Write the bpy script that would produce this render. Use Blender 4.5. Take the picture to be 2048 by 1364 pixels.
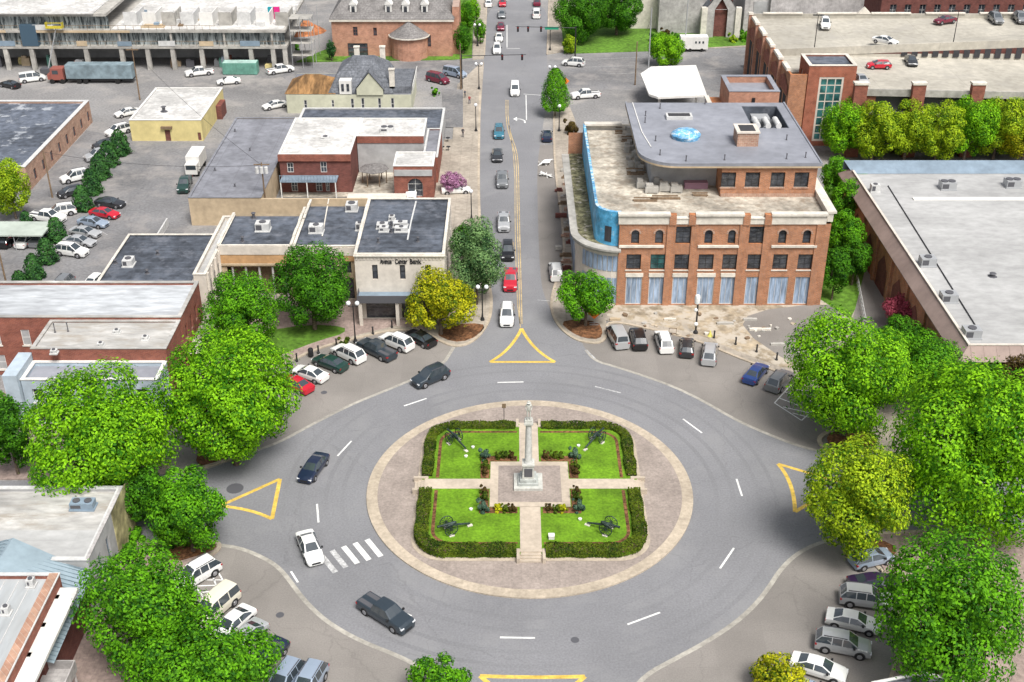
import bpy, bmesh, math, random
import numpy as np
from mathutils import Vector, Matrix
for o in list(bpy.data.objects): bpy.data.objects.remove(o)
S=bpy.context.scene
R=math.radians
F=2400.; PITCH=29.6; H=76.
# ---------------------------------------------------------------- camera
cam=bpy.data.cameras.new('camera'); co=bpy.data.objects.new('camera',cam); S.collection.objects.link(co)
co.location=(0,0,H); co.rotation_euler=(R(90-PITCH),0,0)
cam.sensor_width=36; cam.lens=F/2048*36; cam.clip_end=6000; cam.clip_start=1
S.camera=co
S.render.resolution_x=1024; S.render.resolution_y=682
# ---------------------------------------------------------------- sky, sun, exposure
SUN_EL,SUN_AZ=58,150      # azimuth measured like sun_rotation: from +Y clockwise
W=bpy.data.worlds.new("World"); S.world=W; W.use_nodes=True
nt=W.node_tree; bg=nt.nodes['Background']
sky=nt.nodes.new('ShaderNodeTexSky'); sky.sky_type='NISHITA'; sky.sun_disc=False
sky.sun_elevation=R(SUN_EL); sky.sun_rotation=R(SUN_AZ); sky.air_density=1.0; sky.dust_density=5.0; sky.ozone_density=.8
cl=nt.nodes.new('ShaderNodeHueSaturation'); cl.inputs['Saturation'].default_value=.42   # thin cloud cover greys the sky
nt.links.new(sky.outputs[0],cl.inputs['Color']); nt.links.new(cl.outputs[0],bg.inputs[0]); bg.inputs[1].default_value=0.095
sl=bpy.data.lights.new('sun','SUN'); so=bpy.data.objects.new('sun',sl); S.collection.objects.link(so)
sl.energy=2.5; sl.angle=R(24); sl.color=(1,.975,.93)
d=Vector((math.sin(R(SUN_AZ))*math.cos(R(SUN_EL)),math.cos(R(SUN_AZ))*math.cos(R(SUN_EL)),math.sin(R(SUN_EL))))
so.rotation_euler=d.to_track_quat('Z','Y').to_euler(); so.location=(0,0,120)
S.view_settings.view_transform='Standard'; S.view_settings.look='None'; S.view_settings.gamma=1
S.view_settings.exposure=0.62
# ---------------------------------------------------------------- measuring: where a sight line of the photograph meets a real plane
ct,st=math.cos(R(PITCH)),math.sin(R(PITCH))
def _ray(px,py):
    u=(px-1024)/F; v=(py-682)/F
    return u, ct-v*st, -st-v*ct
def G(px,py,z=0.):
    dx,dy,dz=_ray(px,py); t=(z-H)/dz
    return (dx*t,dy*t)
def WY(px,py,Y):            # on the wall plane y=Y -> x,z
    dx,dy,dz=_ray(px,py); t=Y/dy
    return (dx*t,H+dz*t)
def PPM(x,y,z): return F/(y*ct+(H-z)*st)
# ---------------------------------------------------------------- object helpers
COL=S.collection
def rootloc(o):
    v=Vector((0,0,0))
    while o is not None:
        v+=o.location; o=o.parent
    return v
def tag(o,label=None,cat=None,group=None,kind=None):
    if label: o['label']=label
    if cat: o['category']=cat
    if group: o['group']=group
    if kind: o['kind']=kind
    return o
def thing(name,loc,label,cat,group=None):
    o=bpy.data.objects.new(name,None); COL.objects.link(o); o.location=loc; o.empty_display_size=.3
    return tag(o,label,cat,group)
class MB:
    def __init__(s): s.v=[]; s.f=[]; s.m=[]
    def add(s,vs,fs,m=0):
        b=len(s.v); s.v.extend(vs)
        for f in fs: s.f.append([b+i for i in f]); s.m.append(m)
    def box(s,x0,y0,z0,x1,y1,z1,m=0):
        if x1<x0:x0,x1=x1,x0
        if y1<y0:y0,y1=y1,y0
        s.add([(x0,y0,z0),(x1,y0,z0),(x1,y1,z0),(x0,y1,z0),(x0,y0,z1),(x1,y0,z1),(x1,y1,z1),(x0,y1,z1)],
              [(0,3,2,1),(4,5,6,7),(0,1,5,4),(1,2,6,5),(2,3,7,6),(3,0,4,7)],m)
    def prism(s,poly,z0,z1,m=0,mtop=None):
        n=len(poly); a=sum(poly[i][0]*poly[(i+1)%n][1]-poly[(i+1)%n][0]*poly[i][1] for i in range(n))
        if a<0: poly=poly[::-1]
        s.add([(p[0],p[1],z0) for p in poly]+[(p[0],p[1],z1) for p in poly],
              [list(range(n))[::-1]]+[(i,(i+1)%n,n+(i+1)%n,n+i) for i in range(n)],m)
        b=len(s.v)-n; s.f.append([b+i for i in range(n)]); s.m.append(m if mtop is None else mtop)
    def sheet(s,poly,z,m=0):
        n=len(poly); a=sum(poly[i][0]*poly[(i+1)%n][1]-poly[(i+1)%n][0]*poly[i][1] for i in range(n))
        if a<0: poly=poly[::-1]
        s.add([(p[0],p[1],z) for p in poly],[list(range(n))],m)
    def cyl(s,p0,p1,r0,r1=None,n=10,m=0):
        if r1 is None:r1=r0
        p0=Vector(p0);p1=Vector(p1);d=(p1-p0).normalized()
        a=d.orthogonal().normalized(); b=d.cross(a)
        vs=[]
        for p,r in((p0,r0),(p1,r1)):
            for i in range(n):
                t=2*math.pi*i/n; q=p+(a*math.cos(t)+b*math.sin(t))*r; vs.append(tuple(q))
        s.add(vs,[(i,(i+1)%n,n+(i+1)%n,n+i) for i in range(n)]+[list(range(n))[::-1],list(range(n,2*n))],m)
    def lathe(s,prof,cx=0,cy=0,n=16,m=0):
        vs=[];fs=[]
        for r,z in prof:
            for i in range(n):
                t=2*math.pi*i/n; vs.append((cx+r*math.cos(t),cy+r*math.sin(t),z))
        for j in range(len(prof)-1):
            for i in range(n): fs.append((j*n+i,j*n+(i+1)%n,(j+1)*n+(i+1)%n,(j+1)*n+i))
        fs.append(list(range(n))[::-1]); fs.append(list(range((len(prof)-1)*n,len(prof)*n)))
        s.add(vs,fs,m)
    def ball(s,c,r,m=0,n=10,sz=1):
        pr=[(max(.001,r*math.sin(math.pi*i/8)),c[2]-r*sz*math.cos(math.pi*i/8)) for i in range(9)]
        s.lathe(pr,c[0],c[1],n,m)
    def ribbon(s,pts,w,z0,z1,m=0,closed=False):   # strip of width w following pts, as real low slab
        n=len(pts); L=[];Rr=[]
        for i in range(n):
            if closed: a=pts[i-1]; b=pts[(i+1)%n]
            else: a=pts[max(0,i-1)]; b=pts[min(n-1,i+1)]
            d=Vector((b[0]-a[0],b[1]-a[1])); d=d.normalized() if d.length>0 else Vector((1,0))
            nx,ny=-d.y*w/2,d.x*w/2
            L.append((pts[i][0]+nx,pts[i][1]+ny)); Rr.append((pts[i][0]-nx,pts[i][1]-ny))
        for i in range(n if closed else n-1):
            j=(i+1)%n
            a,b,c,e=L[i],L[j],Rr[j],Rr[i]
            if z1>z0+.02:
                s.add([(a[0],a[1],z0),(b[0],b[1],z0),(c[0],c[1],z0),(e[0],e[1],z0),(a[0],a[1],z1),(b[0],b[1],z1),(c[0],c[1],z1),(e[0],e[1],z1)],
                  [(4,7,6,5),(0,1,5,4),(2,3,7,6)],m)
            else: s.add([(a[0],a[1],z1),(e[0],e[1],z1),(c[0],c[1],z1),(b[0],b[1],z1)],[(0,1,2,3)],m)
    def build(s,name,mats,parent=None,loc=None,smooth=False,local=False,label=None):
        if not isinstance(mats,(list,tuple)): mats=[mats]
        me=bpy.data.meshes.new(name)
        off=Vector((0,0,0))
        if parent is not None and not local: off=rootloc(parent)
        if loc is not None: off=Vector(loc)
        me.from_pydata([(v[0]-off.x,v[1]-off.y,v[2]-off.z) for v in s.v],[],s.f)
        for m in mats: me.materials.append(m)
        if len(mats)>1: me.polygons.foreach_set('material_index',s.m)
        if smooth:
            me.polygons.foreach_set('use_smooth',[True]*len(me.polygons))
            try: me.set_sharp_from_angle(angle=R(38))
            except Exception: pass
        me.update()
        o=bpy.data.objects.new(name,me); COL.objects.link(o)
        if parent is not None: o.parent=parent
        elif loc is not None: o.location=loc
        if label: o['label']=label
        return o
def copy_tree(o,parent=None):
    c=o.copy(); COL.objects.link(c); c.parent=parent
    for ch in list(o.children): copy_tree(ch,c)
    return c
def chaikin(p,n=2,closed=False):
    for _ in range(n):
        q=[]
        m=len(p)
        for i in range(m if closed else m-1):
            a,b=p[i],p[(i+1)%m]
            q.append((a[0]*.75+b[0]*.25,a[1]*.75+b[1]*.25)); q.append((a[0]*.25+b[0]*.75,a[1]*.25+b[1]*.75))
        if not closed: q=[p[0]]+q+[p[-1]]
        p=q
    return p
def GP(l,z=0.): return [G(a,b,z) for a,b in l]
# ---------------------------------------------------------------- materials
MC={}
def mk(name):
    m=bpy.data.materials.new(name); m.use_nodes=True
    n=m.node_tree.nodes; l=m.node_tree.links; b=n['Principled BSDF']
    return m,n,l,b
def mat(name,col,rough=.85,var=.12,sc=1.2,var2=.1,sc2=.12,spec=.3,metal=0,bump=0,stretch=None,col2=None,thr=None,grid=None,crack=None):
    if name in MC: return MC[name]
    m,n,l,b=mk(name); MC[name]=m
    b.inputs['Roughness'].default_value=rough; b.inputs['Metallic'].default_value=metal
    b.inputs['Specular IOR Level'].default_value=spec
    geo=n.new('ShaderNodeNewGeometry'); vec=geo.outputs['Position']
    if stretch:
        mp=n.new('ShaderNodeMapping'); mp.inputs['Scale'].default_value=stretch; l.new(vec,mp.inputs[0]); vec=mp.outputs[0]
    def noise(s,det=6,rg=.6):
        t=n.new('ShaderNodeTexNoise'); t.inputs['Scale'].default_value=s; t.inputs['Detail'].default_value=det; t.inputs['Roughness'].default_value=rg
        l.new(vec,t.inputs['Vector']); return t.outputs['Fac']
    def ramp(src,a,ca,bb,cb):
        r=n.new('ShaderNodeValToRGB'); r.color_ramp.elements[0].position=a; r.color_ramp.elements[1].position=bb
        r.color_ramp.elements[0].color=(*ca,1); r.color_ramp.elements[1].color=(*cb,1); l.new(src,r.inputs[0]); return r.outputs[0]
    c0=[max(0,c*(1-var*1.6)) for c in col]; c1=[c*(1+var*1.6) for c in col]
    o=ramp(noise(sc),.3,c0,.7,c1)
    if var2:
        g=ramp(noise(sc2,4),.35,[1-var2*1.6]*3,.65,[1+var2]*3)
        mx=n.new('ShaderNodeMix'); mx.data_type='RGBA'; mx.blend_type='MULTIPLY'; mx.inputs[0].default_value=1
        l.new(o,mx.inputs[6]); l.new(g,mx.inputs[7]); o=mx.outputs[2]
    if col2:
        t=thr or (.5,.6); k=ramp(noise(sc2*3.1,7,.7),t[0],(0,0,0),t[1],(1,1,1))
        mx=n.new('ShaderNodeMix'); mx.data_type='RGBA'; l.new(k,mx.inputs[0]); l.new(o,mx.inputs[6]); mx.inputs[7].default_value=(*col2,1); o=mx.outputs[2]
    if grid:   # seams: (sx,sy,width,strength)
        br=n.new('ShaderNodeTexBrick'); br.inputs['Scale'].default_value=1; br.inputs['Brick Width'].default_value=grid[0]; br.inputs['Row Height'].default_value=grid[1]
        br.inputs['Mortar Size'].default_value=grid[2]; br.offset=grid[4] if len(grid)>4 else 0; br.inputs['Color1'].default_value=(1,1,1,1); br.inputs['Color2'].default_value=(.93,.93,.93,1)
        br.inputs['Mortar'].default_value=(grid[3],)*3+(1,); l.new(geo.outputs['Position'],br.inputs['Vector'])
        mx=n.new('ShaderNodeMix'); mx.data_type='RGBA'; mx.blend_type='MULTIPLY'; mx.inputs[0].default_value=1
        l.new(o,mx.inputs[6]); l.new(br.outputs[0],mx.inputs[7]); o=mx.outputs[2]
    if crack:   # (cells per metre, width, darkness)
        nz=n.new('ShaderNodeTexNoise'); nz.inputs['Scale'].default_value=.7; nz.inputs['Detail'].default_value=5; l.new(geo.outputs['Position'],nz.inputs[0])
        va=n.new('ShaderNodeVectorMath'); va.operation='MULTIPLY_ADD'; va.inputs[1].default_value=(2.2,2.2,0); l.new(nz.outputs['Color'],va.inputs[0]); l.new(geo.outputs['Position'],va.inputs[2])
        vo=n.new('ShaderNodeTexVoronoi'); vo.feature='DISTANCE_TO_EDGE'; vo.inputs['Scale'].default_value=crack[0]; l.new(va.outputs[0],vo.inputs[0])
        k=ramp(vo.outputs['Distance'],crack[1]*.3,(crack[2],)*3,crack[1],(1,1,1))
        mx=n.new('ShaderNodeMix'); mx.data_type='RGBA'; mx.blend_type='MULTIPLY'; mx.inputs[0].default_value=1
        l.new(o,mx.inputs[6]); l.new(k,mx.inputs[7]); o=mx.outputs[2]
    l.new(o,b.inputs['Base Color'])
    if bump:
        bp=n.new('ShaderNodeBump'); bp.inputs['Strength'].default_value=bump; bp.inputs['Distance'].default_value=.05
        l.new(noise(sc*4),bp.inputs['Height']); l.new(bp.outputs[0],b.inputs['Normal'])
    return m
def brick(name,c1,c2,mortar=(.3,.27,.24),w=.42,h=.15,var=.2,ms=.018):
    m,n,l,b=mk(name); b.inputs['Roughness'].default_value=.9; b.inputs['Specular IOR Level'].default_value=.2
    geo=n.new('ShaderNodeNewGeometry'); sp=n.new('ShaderNodeSeparateXYZ'); l.new(geo.outputs['Position'],sp.inputs[0])
    ad=n.new('ShaderNodeMath'); ad.operation='ADD'; l.new(sp.outputs[0],ad.inputs[0]); l.new(sp.outputs[1],ad.inputs[1])
    cb=n.new('ShaderNodeCombineXYZ'); l.new(ad.outputs[0],cb.inputs[0]); l.new(sp.outputs[2],cb.inputs[1])
    br=n.new('ShaderNodeTexBrick'); br.inputs['Scale'].default_value=1; br.inputs['Brick Width'].default_value=w; br.inputs['Row Height'].default_value=h; br.inputs['Mortar Size'].default_value=ms
    br.inputs['Color1'].default_value=(*c1,1); br.inputs['Color2'].default_value=(*c2,1); br.inputs['Mortar'].default_value=(*mortar,1)
    l.new(cb.outputs[0],br.inputs[0])
    t=n.new('ShaderNodeTexNoise'); t.inputs['Scale'].default_value=.9; t.inputs['Detail'].default_value=8; t.inputs['Roughness'].default_value=.65; l.new(geo.outputs['Position'],t.inputs[0])
    r=n.new('ShaderNodeValToRGB'); r.color_ramp.elements[0].position=.3; r.color_ramp.elements[1].position=.7
    r.color_ramp.elements[0].color=(1-var*1.5,)*3+(1,); r.color_ramp.elements[1].color=(1+var,)*3+(1,); l.new(t.outputs[0],r.inputs[0])
    mx=n.new('ShaderNodeMix'); mx.data_type='RGBA'; mx.blend_type='MULTIPLY'; mx.inputs[0].default_value=1
    l.new(br.outputs[0],mx.inputs[6]); l.new(r.outputs[0],mx.inputs[7]); l.new(mx.outputs[2],b.inputs['Base Color'])
    MC[name]=m; return m
def leaf(name,dark,pale_tone,tr=.28,sc=.55):
    m,n,l,b=mk(name); MC[name]=m
    geo=n.new('ShaderNodeNewGeometry')
    t=n.new('ShaderNodeTexNoise'); t.inputs['Scale'].default_value=sc; t.inputs['Detail'].default_value=5; l.new(geo.outputs['Position'],t.inputs[0])
    ad=n.new('ShaderNodeMath'); ad.operation='MULTIPLY_ADD'; ad.inputs[1].default_value=.45; l.new(geo.outputs['Random Per Island'],ad.inputs[0]); 
    sb=n.new('ShaderNodeMath'); sb.operation='SUBTRACT'; sb.inputs[1].default_value=.22; l.new(t.outputs[0],sb.inputs[0]); l.new(sb.outputs[0],ad.inputs[2])
    r=n.new('ShaderNodeValToRGB'); r.color_ramp.elements[0].position=.3; r.color_ramp.elements[1].position=.72
    r.color_ramp.elements[0].color=(*dark,1); r.color_ramp.elements[1].color=(*pale_tone,1); l.new(ad.outputs[0],r.inputs[0])  # leaf tone varies by noise and at random per leaf
    l.new(r.outputs[0],b.inputs['Base Color']); b.inputs['Roughness'].default_value=.65; b.inputs['Specular IOR Level'].default_value=.15
    tl=n.new('ShaderNodeBsdfTranslucent'); l.new(r.outputs[0],tl.inputs[0]); ms=n.new('ShaderNodeMixShader'); ms.inputs[0].default_value=tr
    l.new(b.outputs[0],ms.inputs[1]); l.new(tl.outputs[0],ms.inputs[2]); l.new(ms.outputs[0],n['Material Output'].inputs[0])
    return m
def paint(name,col,rough=.3,metal=0.0,coat=.6,spec=.5):
    if name in MC: return MC[name]
    m,n,l,b=mk(name); b.inputs['Base Color'].default_value=(*col,1); b.inputs['Roughness'].default_value=rough; b.inputs['Metallic'].default_value=metal
    b.inputs['Coat Weight'].default_value=coat; b.inputs['Coat Roughness'].default_value=.1; b.inputs['Specular IOR Level'].default_value=spec
    MC[name]=m; return m
def plain(name,col,rough=.6,metal=0): return paint(name,col,rough,metal,0,.4)
M={}
M['ground']=mat('ground_asphalt',(.225,.22,.218),.92,.16,2.5,.16,.03,bump=.1,crack=(.08,.006,.85),col2=(.33,.31,.29),thr=(.5,.68))
M['lot']=mat('lot_asphalt',(.195,.193,.197),.92,.14,2.2,.18,.05,crack=(.1,.008,.82),col2=(.3,.28,.265),thr=(.48,.7))
M['parking']=mat('parking_concrete',(.235,.217,.2),.92,.08,7,.12,.07,crack=(.07,.005,.86),bump=.08,grid=(4.5,4.5,.03,.93))
M['kerb']=mat('kerb_concrete',(.43,.365,.285),.9,.12,2.5,.12,.3)
M['gutter']=mat('gutter_concrete',(.36,.34,.3),.9,.14,2,.14,.3)
M['walk']=mat('sidewalk_concrete',(.37,.325,.27),.9,.12,1.5,.12,.15,grid=(1.8,1.8,.04,.8))
M['brickpave']=mat('brick_paving',(.33,.255,.225),.9,.16,2.5,.12,.2,grid=(.6,.6,.05,.88))
M['pinkpave']=mat('pink_brick_paving',(.315,.266,.235),.9,.12,4,.1,.25,grid=(.9,.9,.03,.9))
M['dirt']=mat('bare_dirt',(.34,.28,.2),.95,.25,.9,.2,.15,bump=.4,col2=(.45,.4,.33),thr=(.46,.56))
M['mulch']=mat('mulch',(.16,.075,.035),.95,.5,3,.25,.6,bump=.6)
M['grass']=mat('lawn_grass',(.12,.245,.01),.9,.2,3.5,.2,.4,bump=.25,grid=(.9,60,0,1),col2=(.2,.27,.02),thr=(.62,.78))
M['grass2']=mat('verge_grass',(.09,.19,.02),.9,.3,1.5,.2,.1,bump=.25)
M['yellow']=mat('yellow_road_paint',(.66,.45,.09),.7,.16,3,.14,.6,col2=(.42,.33,.16),thr=(.55,.75))
M['faded']=mat('faded_yellow_paint',(.5,.38,.2),.8,.2,3,.2,.5)
M['whiteline']=mat('white_road_paint',(.72,.72,.7),.7,.1,3,.1,.6)
M['fadedwhite']=mat('worn_white_paint',(.42,.42,.42),.8,.25,4,.2,.6)
M['brick']=brick('orange_brick',(.49,.195,.08),(.37,.145,.06))
M['brickred']=brick('red_brick',(.31,.1,.065),(.23,.07,.05),(.25,.15,.12))
M['bricktower']=brick('tower_brick',(.4,.115,.06),(.33,.09,.045),(.3,.2,.16))
M['bricksoft']=brick('soft_orange_brick',(.5,.235,.145),(.4,.18,.11),(.4,.3,.25))
M['brickdark']=brick('dark_red_brick',(.21,.07,.055),(.15,.05,.042),(.14,.09,.08))
M['bricktan']=brick('tan_pink_brick',(.45,.28,.2),(.36,.2,.14),(.5,.42,.35),.6,.25)
M['whitestone']=mat('white_stone',(.63,.59,.52),.8,.1,1.5,.1,.3)
M['cream']=mat('cream_render',(.61,.555,.49),.85,.06,1.5,.08,.3)
M['tan']=mat('tan_render',(.47,.37,.25),.85,.08,1.2,.1,.25)
M['tanorange']=mat('orange_tan_panel',(.5,.3,.15),.85,.08,1.2,.1,.3)
M['yellowwall']=mat('yellow_block_wall',(.64,.54,.25),.85,.06,1,.08,.2,grid=(50,1.2,.05,.85))
M['bluewall']=mat('pale_blue_render',(.4,.47,.53),.85,.08,1,.1,.2)
M['greywall']=mat('grey_render',(.4,.4,.4),.85,.08,1,.12,.2)
M['greystone']=mat('grey_stone',(.45,.43,.42),.85,.14,1.6,.12,.3,grid=(.9,.45,.05,.85,.5))
M['olivecream']=mat('olive_cream_render',(.52,.52,.4),.85,.06,1,.08,.2)
M['darkroof']=mat('dark_membrane_roof',(.085,.097,.12),.75,.3,.9,.25,.12,col2=(.14,.15,.175),thr=(.52,.66),grid=(40,1.7,.05,1.5))
M['darkroof2']=mat('patched_dark_roof',(.1,.115,.145),.8,.25,.8,.2,.1,col2=(.35,.37,.4),thr=(.56,.64))
M['greyroof']=mat('grey_membrane_roof',(.21,.215,.24),.8,.12,.8,.14,.1,grid=(4,30,.06,.82))
M['blueroof']=mat('blue_grey_membrane_roof',(.26,.27,.305),.6,.08,.7,.1,.12,grid=(60,2.4,.03,.93))
M['whiteroof']=mat('white_membrane_roof',(.56,.55,.53),.8,.17,1.3,.18,.16,col2=(.38,.37,.36),thr=(.5,.68))
M['lightroof']=mat('light_grey_roof',(.41,.41,.405),.8,.09,1.1,.12,.06,stretch=(.6,1.1,1),grid=(40,3.2,.05,.93))
M['paleroof']=mat('pale_streaked_roof',(.44,.46,.48),.8,.16,.9,.22,.15,stretch=(.4,1.6,1),col2=(.33,.34,.36),thr=(.52,.7))
M['slate']=mat('slate_shingles',(.15,.16,.18),.8,.25,2.5,.15,.4,grid=(.8,.5,.06,.75,.5))
M['slate2']=mat('grey_shingles',(.2,.19,.185),.85,.2,2.5,.15,.4,grid=(.8,.5,.06,.8,.5))
M['rustroof']=mat('rusty_roof',(.26,.145,.06),.8,.3,1,.3,.3,stretch=(2,.4,1))
M['seam']=mat('standing_seam_metal',(.3,.38,.43),.5,.06,1,.08,.2,metal=.1)
M['taupe']=mat('taupe_metal',(.27,.205,.18),.7,.06,1,.1,.2)
M['bluegrey']=mat('blue_grey_metal',(.2,.26,.32),.6,.08,1,.1,.2)
M['deck']=mat('parking_deck_concrete',(.41,.385,.33),.9,.1,.9,.14,.07,col2=(.36,.34,.3),thr=(.5,.7),grid=(16,60,.06,.85))
M['concrete']=mat('raw_concrete',(.38,.365,.335),.9,.14,1,.14,.2)
M['terrace']=mat('dusty_terrace',(.44,.4,.335),.95,.22,1.2,.26,.18,col2=(.24,.19,.14),thr=(.5,.68))
M['tarp']=mat('blue_tarp',(.12,.36,.6),.5,.25,1.6,.2,.5,col2=(.62,.7,.74),thr=(.5,.6))
M['tarpsky']=mat('bright_blue_membrane',(.1,.4,.66),.5,.2,1.4,.22,.5,col2=(.5,.62,.68),thr=(.58,.7))
M['plastic']=mat('plastic_sheet',(.28,.36,.48),.35,.25,1,.2,.6,stretch=(3,3,.5))
M['glass']=mat('window_glass',(.04,.045,.055),.12,.5,.7,0,.35,spec=.7,stretch=(1,1,1.6),col2=(.11,.115,.12),thr=(.5,.7))
M['tealglass']=mat('teal_glass',(.04,.13,.13),.12,.5,.5,.3,.4,spec=.7)
M['carglass']=paint('car_glass',(.04,.052,.062),.05,0,.8,.9)
M['white']=mat('white_paint',(.68,.67,.64),.6,.04,2,.05,.4)
M['blackmetal']=plain('black_metal',(.02,.02,.022),.5)
M['darkgrey']=plain('dark_grey_metal',(.09,.09,.1),.6)
M['metal']=plain('galvanised_metal',(.42,.43,.44),.45,.3)
M['lightmetal']=mat('light_sheet_metal',(.55,.55,.54),.6,.06,3,.08,1)
M['tyre']=plain('tyre_rubber',(.015,.015,.015),.9)
M['rim']=plain('wheel_rim',(.4,.4,.42),.35,.6)
M['lamp']=plain('lamp_lens',(.75,.77,.8),.2)

M['red']=plain('red_lens',(.35,.01,.01),.3)
M['wood']=mat('weathered_wood',(.2,.14,.09),.9,.2,3,.1,1)
M['trunk']=mat('bark',(.13,.1,.075),.95,.3,4,.2,1,bump=.4)
M['orange']=plain('safety_orange',(.8,.2,.03),.6)
M['green']=mat('green_steel',(.13,.3,.24),.6,.12,1,.1,.4)
M['trailer']=mat('grey_blue_sheeting',(.2,.26,.29),.6,.14,1,.15,.4)
M['bronze']=mat('verdigris_bronze',(.035,.055,.048),.5,.3,4,.2,2,metal=.3)
M['stonepale']=mat('pale_marble',(.5,.5,.46),.7,.1,3,.12,1.2,col2=(.42,.43,.4),thr=(.5,.7))
M['recess_shade']=mat('painted_recess_shade',(.045,.045,.05),.9,0.1,2,0,1)  # near-black colour painted for the shade inside openings and wheel arches
M['blanket']=mat('white_wrap',(.78,.78,.76),.7,.05,2,.05,1)
LG=dict(
 dark=leaf('leaf_deep_green',(.015,.07,.006),(.095,.3,.01)),
 mid=leaf('leaf_mid_green',(.02,.1,.006),(.155,.43,.01)),
 bright=leaf('leaf_bright_green',(.03,.14,.005),(.28,.6,.012)),
 yellow=leaf('leaf_yellow_green',(.06,.12,.004),(.6,.58,.016)),
 lime=leaf('leaf_lime',(.05,.14,.006),(.46,.62,.02)),
 evergreen=leaf('leaf_evergreen',(.012,.05,.015),(.05,.15,.03),.1),
 blue=leaf('leaf_blue_green',(.03,.07,.05),(.12,.2,.13)),
 hedge=leaf('leaf_hedge',(.02,.05,.005),(.13,.18,.012)),
 red=leaf('leaf_dark_red',(.04,.025,.008),(.11,.08,.02)),
 magenta=leaf('blossom_magenta',(.22,.04,.06),(.5,.1,.15)),
 lilac=leaf('blossom_lilac',(.25,.1,.2),(.6,.32,.5)),
 grey=leaf('leaf_greyish_green',(.03,.09,.03),(.2,.34,.12)),
)
# ================================================================ vegetation
def leafmesh(name,P,N,size,seed,mats):
    rng=np.random.default_rng(seed); n=len(P)
    a=np.cross(N,rng.normal(size=(n,3))); a/=np.linalg.norm(a,axis=1)[:,None]+1e-9
    b=np.cross(N,a)
    s=size*(.6+.8*rng.random(n))[:,None]
    v=np.empty((n,4,3)); v[:,0]=P+a*s*.62; v[:,1]=P+b*s*.36; v[:,2]=P-a*s*.62; v[:,3]=P-b*s*.36
    me=bpy.data.meshes.new(name)
    me.vertices.add(n*4); me.vertices.foreach_set('co',v.reshape(-1))
    me.loops.add(n*4); me.loops.foreach_set('vertex_index',np.arange(n*4,dtype=np.int32))
    me.polygons.add(n); me.polygons.foreach_set('loop_start',np.arange(0,n*4,4,dtype=np.int32))
    me.materials.append(mats); me.update(calc_edges=True)
    return me
def shell(rng,n,r,rz,nl,spread=.74,lob=.27,cone=False,gap=.35):
    """points and outward normals on a crown made of nl overlapping leafy clumps"""
    C=[]
    for i in range(nl):
        if cone:
            h=rng.random(); rad=(1-h)*.75; t=rng.random()*6.283
            C.append((rad*math.cos(t)*r,rad*math.sin(t)*r,(-.8+1.6*h)*rz,(.45-.25*h)*r))
        else:
            z=1-2*(i+.5)/nl; t=i*2.39996+rng.random()*.6; q=math.sqrt(max(0,1-z*z)); k=spread*(.84+.3*rng.random()) if i%4 else spread*.45
            C.append((k*q*math.cos(t)*r,k*q*math.sin(t)*r,k*z*rz,(lob*(.7+.6*rng.random()))*(r*.6+rz*.4)))
    C=np.array(C); C[:,3]*=.75+.55*rng.random(len(C)); wt=C[:,3]**2; idx=rng.choice(len(C),size=int(n*3.4),p=wt/wt.sum())
    D=rng.normal(size=(len(idx),3)); D/=np.linalg.norm(D,axis=1)[:,None]
    rad=C[idx,3]*(.55+.5*rng.random(len(idx))**.5); rad*=np.where(rng.random(len(idx))<.07,1+.35*rng.random(len(idx)),1)
    P=C[idx,:3]+D*rad[:,None]*np.array([1,1,.82])
    keep=(D*(P/np.array([r,r,rz]))).sum(1)>-.18
    for c in C:
        dd=np.linalg.norm((P-c[:3])/np.array([1,1,.82]),axis=1)
        keep&=~(dd<c[3]*.55)
    P=P[keep][:n]; D=D[keep][:n]
    q=np.percentile(np.linalg.norm(P[:,:2],axis=1),97.5); P[:,:2]*=r/q; q=np.percentile(np.abs(P[:,2]),97.5); P[:,2]*=rz/q
    O=P/np.array([r,r,rz]); O/=np.linalg.norm(O,axis=1)[:,None]+1e-6
    N=D*.75+O*.35+rng.normal(size=D.shape)*.3+np.array([0,0,.3]); N/=np.linalg.norm(N,axis=1)[:,None]
    return P,N
def conepts(rng,n,r,rz):
    t=rng.random(n)**.75; a=rng.random(n)*6.283
    prof=np.where(t>.8,(1-t)/.2*.35+.75*(t<0),0)  # t: 1 at base
    h=1-t                                        # 0 base .. 1 tip
    R_=r*np.where(h<.1,.82+h*1.8,np.sqrt(np.clip(1-((h-.1)/.92)**1.7,0,1)))*(1+.16*np.sin(a*5+h*9)+.1*rng.normal(size=n))*(.72+.3*rng.random(n)**.5)
    P=np.stack([R_*np.cos(a),R_*np.sin(a),(2*h-1)*rz],1)
    N=np.stack([np.cos(a),np.sin(a),np.full(n,.55)],1)+rng.normal(size=(n,3))*.35
    return P,N/np.linalg.norm(N,axis=1)[:,None]
def trunkmesh(x,y,zb,zc,r,rz,seed):
    rnd=random.Random(seed); m=MB(); tr=max(.12,r*.05)
    m.cyl((x,y,zb-.05),(x,y,zc-rz*.35),tr*1.25,tr*.75,8)
    for i in range(7):
        t=i*.9+rnd.random(); k=rnd.uniform(.45,.72)
        a=(x,y,zc-rz*rnd.uniform(.35,.75)); b=(x+math.cos(t)*r*k,y+math.sin(t)*r*k,zc+rz*rnd.uniform(-.25,.5))
        mid=((a[0]*.45+b[0]*.55)+rnd.uniform(-.2,.2),(a[1]*.45+b[1]*.55),(a[2]*.5+b[2]*.5)-.25)
        m.cyl(a,mid,tr*.6,tr*.35,6); m.cyl(mid,b,tr*.35,.03,5)
    return m
NT=[0]
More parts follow.
